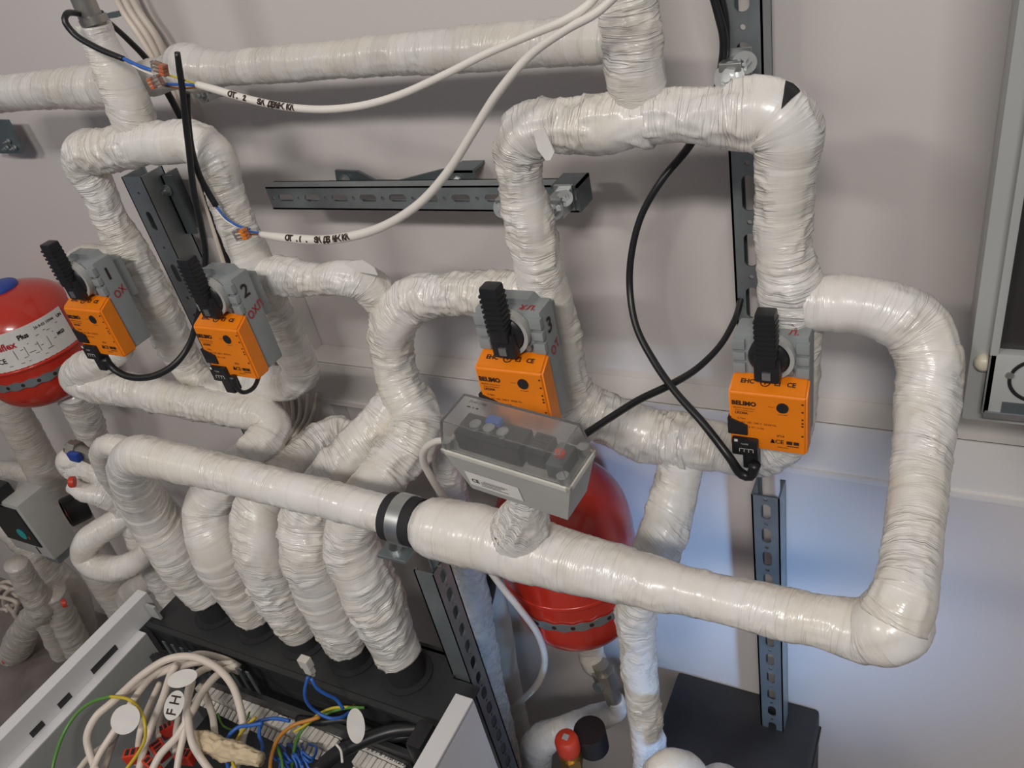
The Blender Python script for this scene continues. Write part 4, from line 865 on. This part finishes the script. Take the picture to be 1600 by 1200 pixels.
# pile of cables on the floor at the left edge
rg = np.random.RandomState(3)
for k in range(14):
    cx, cy = rg.uniform(-5, 38), rg.uniform(925, 990); a0 = rg.uniform(0, 6.3); pts = []
    for j in range(7):
        a = a0+j*.8; pts.append((cx+rg.uniform(18, 34)*math.cos(a), cy+rg.uniform(16, 30)*math.sin(a), .05+.004*k, 3.2))
    cable('loose pale cable coiled in the heap at the lower left edge', pts, M['cable_cream'], group='heap of loose cables', NT=8)

# small fittings on the left
def cap(label, px, py, d, rpx, m, axis=(-.6, -1, .2), par=None, name='red_cap'):
    c = Vector(P(px, py, d=d)); r = rpx*depth(c)/F; mb = MB(); mb.lathe(c-Vector(axis).normalized()*r*.3, axis, [(r, 0), (r, r*.7), (r*.85, r*.9), (r*.3, r)], n=24); o = mb.build(name, m, par, True, ); return o
cap('red round cap on the stubby pipe left of the boiler pipes', 114, 753, .26, 9, M['red_cap'], (-1, -.7, .3), par=pcap)
cap('red dot cap on the pipe behind the boiler side panel', 101, 942, .19, 7, M['red_cap'], par=ppale)
cap('red dot cap at the left edge by the floor', 7, 1031, .235, 6, M['red_cap'], par=o1)
g = empty('pressure_gauge', 'black round pressure gauge on the straight pipe at the left', 'gauge', P(113, 797, d=.2)); c = Vector(g.location); ax = Vector((-.35, -1, .12)).normalized()
mb = MB(); mb.lathe(c+ax*-.025, ax, [(.028, 0), (.030, .004), (.030, .036), (.028, .038), (.026, .038), (.026, .034)], n=36); mb.build('case', M['black'], g, True)
mb = MB(); mb.cyl(c+ax*.0095, c+ax*.0102, .026, n=30); mb.build('dial', M['charcoal'], g)
mb = MB(); mb.cyl(c+ax*.0102, c+ax*.0112, .008, n=20); mb.box(c.x-.001, c.x+.010, c.y-.014, c.y-.011, c.z-.002, c.z+.002); mb.build('needle', M['red_cap'], g)
v = empty('ball_valve', 'small ball valve with a blue handle left of the long front pipe', 'valve', P(132, 706, d=.24)); c = Vector(v.location)
mb = MB(); mb.cyl(c+Vector((-.035, 0, .004)), c+Vector((.03, .0, -.012)), .012, n=18); mb.cyl(c+Vector((-.028, 0, .002)), c+Vector((-.012, 0, 0)), .0155, n=6); mb.build('valve_body', M['steel_pipe'], v)
mb = MB(); mb.box(c.x-.012, c.x+.012, c.y-.022, c.y-.012, c.z-.004, c.z+.012, bev=.003); mb.build('handle', M['blue_cap'], v, True)
# grey controller at the left edge
ct = empty('pump_controller', 'grey pump controller with a black front and teal sticker, marked 1, at the left edge', 'controller', P(33, 825, d=.30)); c = Vector(ct.location)
mb = MB(); mb.box(-.078, .040, -.0, .055, -.072, .062, bev=.004); cbx = mb.build('housing', M['grey_light'], ct, True, local=True)
mb = MB(); mb.box(-.07, .030, -.003, .002, -.040, .052, bev=.001); bf = mb.build('black_face', M['black'], ct, local=True)
mb = MB(); mb.cyl((-.004, -.0032, -.013), (-.004, -.0042, -.013), .012, n=30); mb.build('teal_sticker', M['teal'], bf, local=True)
mb = MB(); mb.cyl((.014, -.0032, -.018), (.014, -.004, -.018), .004, n=14); mb.build('indicator', M['brown'], bf, local=True)
mb = MB(); lettering(mb, '1', .024, (.006, -.0005, -.056), (1, 0, 0), (0, 0, 1), bold=.0006); mb.build('handwritten_number', M['ink'], cbx, local=True)
mb = MB(); mb.box(-.06, -.005, -.01, .03, .058, .085, bev=.004); mb.build('cable_gland', M['black'], ct, True, local=True)
mb = MB(); mb.box(-.02, .02, .01, .045, -.10, -.07, bev=.004); mb.build('pump_neck', M['zinc'], ct, True, local=True)

# union under the central vessel and red capped valve
u = empty('pipe_union', 'grey metal union valve below the central red vessel', 'valve', P(950, 1070, d=.12)); a = P(938, 1038, d=.12); b = P(960, 1095, d=.12)
mb = MB(); a, b = Vector(a), Vector(b); mb.cyl(a, b, .013, n=18); mb.cyl(a.lerp(b, .15), a.lerp(b, .55), .018, n=8); mb.build('union_body', M['steel_pipe'], u)
mb = MB(); c = a.lerp(b, .4); mb.cyl(c, c+Vector((-.006, -.022, .004)), .009, n=8); mb.build('drain_plug', M['zinc'], u)
rv = empty('relief_valve', 'brass relief valve with a red cap at the bottom edge', 'valve', P(890, 1190, d=.27)); c = Vector(P(886, 1160, d=.27))
mb = MB(); mb.lathe(c+Vector((0, 0, -.018)), (0, 0, 1), [(.0155, 0), (.0165, .004), (.0165, .022), (.0145, .028), (.012, .030)], n=28); cp = mb.build('red_cap', M['red_cap'], rv, True)
mb = MB(); mb.box(c.x-.004, c.x+.004, c.y-.004, c.y+.004, c.z+.012, c.z+.0135); mb.build('cap_inset', M['grey_light'], cp)
mb = MB(); mb.cyl(c+Vector((0, 0, -.07)), c+Vector((0, 0, -.018)), .012, n=20); mb.cyl(c+Vector((0, 0, -.05)), c+Vector((0, 0, -.03)), .016, n=6); mb.build('brass_body', M['brass'], rv)
mb = MB(); e = c+Vector((.02, .03, -.045)); mb.cyl(e, e+Vector((0, 0, .04)), .022, n=28); mb.build('black_gauge', M['black'], rv, True)

# ------------------------------------------------------------------ boiler with its open top
ZB = 0.875
bo = empty('boiler', 'white boiler casing open at the top, full of wiring, with a black rear crossbar', 'boiler', P(480, 1080, z=ZB))
pl = P(228, 918, z=ZB); pr_ = P(723, 1095, z=ZB); yb_ = (pl[1]+pr_[1])/2
xL = np.mean([P(228, 918, z=ZB)[0], P(105, 1040, z=ZB)[0]]); xR = np.mean([P(722, 1095, z=ZB)[0], P(655, 1200, z=ZB)[0]])
yB = yb_; yF = yB-.52
def boiler_part(mb, nm, m, par=bo, smooth=False): return mb.build(nm, m, par, smooth)
mb = MB(); mb.box(xL-.010, xL+.010, yF, yB, ZB-.006, ZB, bev=.001); mb.box(xL-.010, xL-.008, yF, yB, 0.02, ZB-.005); mb.box(xL+.008, xL+.010, yF, yB, ZB-.04, ZB-.005)
mb.box(xL+.008, xL+.026, yF, yB-.04, ZB-.042, ZB-.040); lp = boiler_part(mb, 'left_panel', M['white'])
mb = MB(); mb.box(xL+.024, xL+.026, yF, yB-.04, ZB-.26, ZB-.042); boiler_part(mb, 'inner_sheet', M['cabinet_grey'], lp)
for y_, l_ in ((yB-.10, .045), (yB-.17, .02), (yB-.215, .02), (yB-.30, .05), (yB-.40, .045)):
    mb = MB(); mb.box(xL+.010, xL+.0106, y_-l_/2, y_+l_/2, ZB-.036, ZB-.026); boiler_part(mb, 'slot', M['black'], lp)
mb = MB(); mb.box(xR-.010, xR+.014, yF, yB, ZB-.006, ZB, bev=.001); mb.box(xR+.011, xR+.014, yF, yB, 0.02, ZB-.004); mb.box(xR-.010, xR-.008, yF, yB, ZB-.04, ZB-.004); boiler_part(mb, 'right_panel', M['white'])
# black crossbar with collars for the stubs
stubs = [(326, 932), (398, 962), (469, 986), (544, 1006), (624, 1022)]
sp = [P(x, y, d=.33) for x, y in stubs]; ZS = float(np.mean([q[2] for q in sp])); 
mb = MB(); ys = -.33
mb.box(xL+.012, xR-.010, ys-.055, ys+.013, ZS-.034, ZS-.028, bev=.001); mb.box(xL+.012, XC-.020, ys+.012, ys+.044, ZS-.034, ZS-.028)
mb.box(xL+.012, xR-.012, ys-.055, ys-.052, ZS-.085, ZS-.028); mb.box(xL+.012, xR-.012, ys-.058, ys-.050, ZS-.030, ZS-.025)
mb.box(xL+.012, XC-.020, ys+.040, ys+.045, ZS-.09, ZS-.028)
boiler_part(mb, 'crossbar', M['charcoal'])
for q in sp:
    mb = MB(); mb.lathe((q[0], q[1], ZS-.0285), (0, 0, 1), [(.034, 0), (.034, .003), (.0255, .004), (.0235, q[2]-ZS+.034)], n=36); boiler_part(mb, 'foam_sleeve', M['foam'], smooth=True)
mb = MB(); mb.box(xL+.026, xR-.012, yF, ys-.05, ZB-.26, ZB-.255); mb.box(xL+.026, xR-.012, ys-.056, ys-.052, ZB-.26, ZS-.07); mb.box(xL+.012, XC-.02, ys+.046, ys+.050, 0.02, ZS-.03); boiler_part(mb, 'inner_tray', M['charcoal'])
ZI = ZB-.085
mb = MB(); a = P(240, 1010, z=ZI); b = P(660, 1150, z=ZI); mb.box(xL+.03, xR-.02, ys-.085, ys-.078, ZI-.01, ZI+.012); boiler_part(mb, 'cable_tray_edge', M['charcoal'])
mb = MB()
for i in range(10): 
    x = xL+.08+i*.018; mb.box(x, x+.006, ys-.079, ys-.0775, ZI-.008, ZI+.06)
boiler_part(mb, 'ribbed_panel', M['zinc_dark'])
# terminal strips
def tstrip(label, p0, p1, n, z, nums='', blocks=True):
    a = Vector(P(*p0, z=z)); b = Vector(P(*p1, z=z)); ex = (b-a).normalized(); ey = Vector((0, 0, 1)).cross(ex); L_ = (b-a).length
    root = empty('terminal_strip', label, 'terminal strip', a)
    mb = MB()
    c = [a+ex*x+ey*y+Vector((0, 0, h)) for h in (-.004, 0) for x, y in ((0, -.004), (L_, -.004), (L_, .006), (0, .006))]; mb.hexa([tuple(q) for q in c]); mk = mb.build('marker_strip', M['paper'], root)
    if nums:
        tb = MB()
        for i, s in enumerate(nums.split()): lettering(tb, s, .0078, a+ex*(L_*(i+.5)/len(nums.split()))+ey*.001, ex, ey, bold=.0002)
        tb.build('lettering', M['ink'], mk)
    for i in range(n):
        o = a+ex*(L_*(i+.5)/n)-ey*.014; mb = MB(); w_ = L_/n*.40
        c = [o+ex*x+ey*y+Vector((0, 0, h)) for h in (-.02, .001+.001*(i % 2)) for x, y in ((-w_, -.009), (w_, -.009), (w_, .008), (-w_, .008))]; mb.hexa([tuple(q) for q in c])
        mb.cyl(o-ey*.010+Vector((0, 0, -.008)), o-ey*.022+Vector((0, 0, -.012)), w_*.9, n=10)
        mb.build('terminal', M['cable_white'], root)
tstrip('rear terminal strip with white marker rail inside the boiler', (322, 1056), (470, 1124), 22, ZI-.01, nums='1 2 3 4 5 6 7 8 9 0 1 2 3 4')
tstrip('terminal strip continuing under the hanging oval tag', (455, 1112), (535, 1150), 11, ZI-.015)
tstrip('numbered terminal strip at the bottom edge next to the right boiler panel', (566, 1166), (632, 1196), 9, ZI-.01, nums='4 5 6 7 8 9 10 11 12 13')
mb = MB(); a = Vector(P(586, 1160, z=ZI)); b = Vector(P(632, 1180, z=ZI)); o = empty('relay_block', 'black block with a row of white dots beside the numbered terminals', 'relay', a)
ex = (b-a).normalized(); ey = Vector((0, 0, 1)).cross(ex)
mb.hexa([tuple(a+ex*x+ey*y+Vector((0, 0, h))) for h in (-.02, 0) for x, y in ((-.006, -.006), (.06, -.006), (.06, .014), (-.006, .014))]); mb.build('block', M['black'], o)
mb = MB()
for i in range(4): mb.cyl(a+ex*(.004+i*.014)+ey*.004, a+ex*(.004+i*.014)+ey*.004+Vector((0, 0, .001)), .0025, n=12)
mb.build('white_dots', M['paper'], o)
# small hook bracket and black latch
mb = MB(); a = Vector(P(238, 950, z=ZB-.02)); mb.box(a.x-.008, a.x+.012, a.y-.004, a.y, a.z-.018, a.z+.008); mb.build('hook', M['cabinet_grey'], bo)
mb = MB(); a = Vector(P(658, 1150, z=ZB-.03)); mb.box(a.x-.012, a.x+.010, a.y-.018, a.y+.018, a.z-.04, a.z+.005, bev=.005); mb.build('latch', M['black'], bo, True)

# wiring: heights rise and fall around the strip level
def zw(pts, zs, hw, off=(0, 900), sc=4.):
    out = []; n = len(pts)
    for i, (x, y) in enumerate(pts):
        z = zs if np.isscalar(zs) else np.interp(i/(n-1), np.linspace(0, 1, len(zs)), zs)
        out.append(('z', off[0]+x/sc, off[1]+y/sc, ZB+z, hw))
    return out
WH = [
    ([(620, 1260), (560, 1100), (545, 1000), (600, 880), (700, 790), (900, 610), (1050, 520), (1200, 505), (1350, 570), (1450, 680), (1500, 820), (1520, 950), (1500, 1100), (1440, 1260)], (-.06, -.01, .0, -.03, -.07), 6, 'outermost white cable of the loop in the boiler'),
    ([(560, 1260), (620, 1120), (720, 960), (830, 780), (960, 620), (1090, 560), (1230, 490), (1400, 520), (1500, 570)], (-.06, -.02, -.02, -.05), 5.5, 'white cable just inside the outermost loop'),
    ([(740, 760), (860, 690), (980, 620), (1100, 575), (1250, 540), (1400, 560), (1500, 600)], (-.03, -.02, -.04), 5, 'white cable crossing the top of the loops'),
    ([(860, 1260), (900, 1080), (950, 930), (1020, 760), (1070, 610), (1100, 555)], (-.06, -.02, -.01), 6, 'thick white cable rising through the middle of the loops'),
    ([(930, 1260), (1000, 1120), (1100, 1010), (1200, 850), (1270, 720), (1370, 610), (1480, 560)], (-.05, -.01, -.03), 6, 'white cable slanting across to the upper right of the loops'),
    ([(1100, 1260), (1120, 1120), (1150, 980), (1165, 850), (1180, 700), (1230, 610), (1340, 560), (1460, 545)], (-.05, .0, -.03), 5.5, 'white cable bending right beneath the oval tag'),
    ([(860, 1180), (865, 1060), (880, 960), (930, 820), (1000, 670)], (-.07, -.03, -.03), 5, 'short white cable left of the lettered tag'),
    ([(1330, 1240), (1250, 1130), (1205, 1050), (1180, 920), (1170, 800), (1200, 660)], (-.04, -.005, -.01), 6, 'white cable curving right past the lettered tag'),
    ([(990, 1010), (1000, 900), (1030, 780)], -.05, 4.5, 'short white cable below the lettered tag'),
    ([(1345, 1010), (1330, 880), (1295, 770), (1260, 690)], -.04, 5.5, 'white cable between the loops and the terminals'),
    ([(460, 1260), (560, 1130), (680, 1040), (740, 960)], -.06, 5, 'white cable at the lower left of the loops'),
    ([(640, 1250), (680, 1120), (730, 980)], -.07, 5, 'white cable below the round tag'),
    ([(1095, 1100), (1100, 960), (1115, 880)], -.05, 4.5, 'white cable stub right under the lettered tag'),
    ([(1480, 1260), (1500, 1120), (1530, 1000), (1560, 930)], -.05, 3.5, 'thin white cable beside the blue wires'),
]
for pts, zs, hw, lab in WH: cable(lab, zw(pts, zs, hw), M['cable_cream'], NT=14)
WC = [
    (M['green'], [(320, 1260), (340, 1150), (400, 980), (480, 860), (570, 790), (690, 752)], (-.06, .0), 2.6, 'green-yellow earth wire arching over the left of the loops', (0, 900)),
    (M['yellow'], [(690, 752), (800, 770), (870, 830), (905, 920), (905, 1020), (860, 1110), (780, 1220)], (.0, .0, -.05), 2.6, 'yellow-green earth wire curling down past the round tag', (0, 900)),
    (M['blue'], [(1640, 920), (1560, 935), (1490, 945), (1430, 1000), (1410, 1080), (1430, 1220)], (-.03, -.04), 3.2, 'blue wire hooking down at the right of the loops', (0, 900)),
    (M['yellow'], [(1600, 880), (1520, 960), (1465, 1060), (1450, 1140), (1480, 1230)], -.04, 2.6, 'yellow wire next to the hooked blue wire', (0, 900)),
    (M['blue'], [(325, 630), (305, 720), (320, 790), (380, 850), (470, 890), (540, 880), (590, 845)], (.03, -.04, -.06), 2.8, 'blue wire sagging from the cream plug to the oval tag', (400, 900)),
    (M['blue'], [(345, 640), (380, 700), (440, 740), (500, 770), (545, 830)], (.03, -.03), 2.8, 'second blue wire leaving the cream plug to the right', (400, 900)),
    (M['green'], [(215, 1240), (260, 1010), (330, 920), (440, 860), (560, 825), (680, 822)], (-.08, -.05), 2.6, 'green wire arching over the rear terminals', (400, 900)),
    (M['yellow'], [(235, 975), (310, 930), (400, 860), (480, 825), (600, 820)], -.055, 2.4, 'yellow wire arching over the rear terminals', (400, 900)),
    (M['orange_wire'], [(85, 1240), (100, 1110), (150, 1000), (240, 930), (340, 900), (400, 880)], (-.05, -.05), 3.2, 'orange-brown wire curving over the terminals', (400, 900)),
    (M['brown'], [(600, 830), (640, 780), (690, 780), (695, 810)], -.06, 3, 'brown wire hooked behind the oval tag', (400, 900)),
    (M['blue'], [(-20, 930), (30, 905), (110, 890), (210, 905)], -.05, 3, 'blue wire lying over the rear terminals', (400, 900)),
    (M['blue'], [(30, 905), (20, 990), (40, 1080), (0, 1180)], -.05, 3, 'blue wire dropping from the rear terminals', (400, 900)),
    (M['green'], [(170, 1240), (160, 1150), (130, 1060)], -.06, 2.5, 'short green wire at the bottom edge', (400, 900)),
    (M['green'], [(1360, 860), (1400, 940), (1480, 960), (1540, 900), (1560, 850)], -.06, 1.6, 'thin green wire looped beside the rear terminals', (0, 900)),
    (M['cable_white'], [(500, 1050), (530, 1090), (540, 1165)], -.03, 2, 'thin white tie hanging below the oval tag', (400, 900)),
    (M['cable_black'], [(1020, 950), (860, 965), (740, 1000), (620, 1050), (520, 1100), (430, 1170), (380, 1230)], (-.06, -.05), 12, 'thick black cable crossing towards the boiler latch', (400, 900)),
    (M['cable_black'], [(1000, 990), (850, 1010), (700, 960), (560, 900), (420, 910), (260, 900)], -.075, 8, 'black cable lying behind the thick one', (400, 900)),
]
for m, pts, zs, hw, lab, off in WC: cable(lab, zw(pts, zs, hw, off), m, name='wire', cat='wire', NT=10)
for k in range(8):                                                 # tangle of thin blue wires below the terminals
    x = 150+k*26+rg.uniform(-14, 14); J = lambda: rg.uniform(-26, 26); cable('thin blue wire curled below the terminal blocks', zw([(x+J(), 1050), (x+40+J(), 1095+J()), (x+20+J(), 1160+J()), (x-30+J(), 1120+J()), (x+J(), 1170), (x+20+J(), 1230)], [-.10, -.06, -.08], 2.0, (400, 900)), M['blue'], name='wire', cat='wire', NT=8, group='blue wires below the terminals')
def plate(label, px, py, z, rx, ry, ang, text='', name='cable_tag', cat='cable tag', tilt=(0, 0, 0)):
    c = Vector(P(px, py, z=z)); s = depth(c)/F
    n = (Vector(CAM)-c).normalized()+Vector(tilt); n.normalize()
    ux = Vector(R_ @ Vector((1, 0, 0))); ux = (ux-n*ux.dot(n)).normalized(); uy = n.cross(ux)
    a = math.radians(ang); ex = ux*math.cos(a)+uy*math.sin(a); ey = -ux*math.sin(a)+uy*math.cos(a)
    mb = MB(); k = 40; V = []
    for h in (-.0006, .0006):
        for i in range(k): q = 2*math.pi*i/k; V.append(tuple(ex*math.cos(q)*rx*s+ey*math.sin(q)*ry*s+n*h))
    mb.add(V, [tuple(range(k-1, -1, -1)), tuple(range(k, 2*k))]+[(i, (i+1) % k, k+(i+1) % k, k+i) for i in range(k)])
    o = mb.build(name, M['paper'], None); o.location = c; tag(o, label, cat)
    if text:
        tb = MB(); lettering(tb, text, rx*.95*s, (0, 0, 0), ex, ey, bold=.0002, lift=.001); tb.build('handwriting', M['ink'], o, local=True)
    return o
plate('round white cable tag at the left of the loops', 196, 1124, ZB+.012, 21, 22, 0, tilt=(-.1, 0, .1))
plate('blank oval cable tag lying on top of the loops', 285, 1060, ZB+.012, 22, 13, 20, tilt=(0, 0, .2))
plate('oval cable tag lettered F H in the middle of the loops', 272, 1102, ZB+.018, 22, 14, 80, text='F H')
plate('oval cable tag hanging over the rear terminals', 556, 1134, ZB-.02, 14, 26, 10, tilt=(.3, 0, 0))
pb = empty('cable_plug', 'small cream wire plug standing on the black crossbar edge', 'plug', P(480, 1040, z=ZB+.03)); c = Vector(pb.location)
mb = MB(); mb.box(c.x-.0075, c.x+.0075, c.y-.005, c.y+.005, c.z-.002, c.z+.014, bev=.001); mb.box(c.x-.006, c.x+.006, c.y-.004, c.y+.004, c.z-.014, c.z, bev=.001); mb.build('housing', M['rim'], pb)
mb = MB()
for sx in (-.003, .003): mb.cyl((c.x+sx, c.y, c.z-.018), (c.x+sx, c.y, c.z-.012), .0022, n=10)
mb.build('wire_collar', M['paper'], pb)
for (px, py, sx, sy, az, lab, mm) in ((212, 1180, 17, 8, 30, 'bright red-orange connector at the lower left of the loops', 'red_cap'), (250, 1172, 15, 10, -20, 'dark red connector under the loops', 'red'), (290, 1182, 14, 9, 15, 'red connector right of the dark red one', 'red'), (262, 1140, 12, 7, 60, 'small red connector behind the loops', 'red'), (240, 1198, 20, 7, -10, 'orange-red connector at the bottom edge', 'red_cap')):
    c = Vector(P(px, py, z=ZB-.055)); s = depth(c)/F; rt = Matrix.Rotation(math.radians(az), 4, 'Z'); Mx = Matrix.Translation(c) @ rt; o = empty('wire_plug', lab, 'plug', c)
    mb = MB(); mb.box(-sx*s, sx*s, -sy*s, sy*s, -.01, .008, Mx, bev=.002); mb.build('housing', M[mm], o)
    mb = MB(); 
    for i in range(3): mb.box(-sx*s*.7+i*sx*s*.55, -sx*s*.4+i*sx*s*.55, -sy*s*.6, sy*s*.6, .0081, .009, Mx)
    mb.build('contact_slots', M['black'], o)
# crumpled masking tape bundle
c = P(345, 1166, z=ZB-.03); n4 = [[*P(x, y, z=ZB-.03), r*depth(c)/F] for x, y, r in ((303, 1150, 9), (325, 1158, 14), (350, 1170, 15), (380, 1178, 13), (408, 1186, 10))]
me, org, *_ = tube_mesh('tape_bundle', n4, NT=48, step=.002, crinkle=3.2); o = link('tape_bundle', me, M['masking']); o.location = org; tag(o, 'crumpled tan tape bundle among the wires', 'tape bundle')
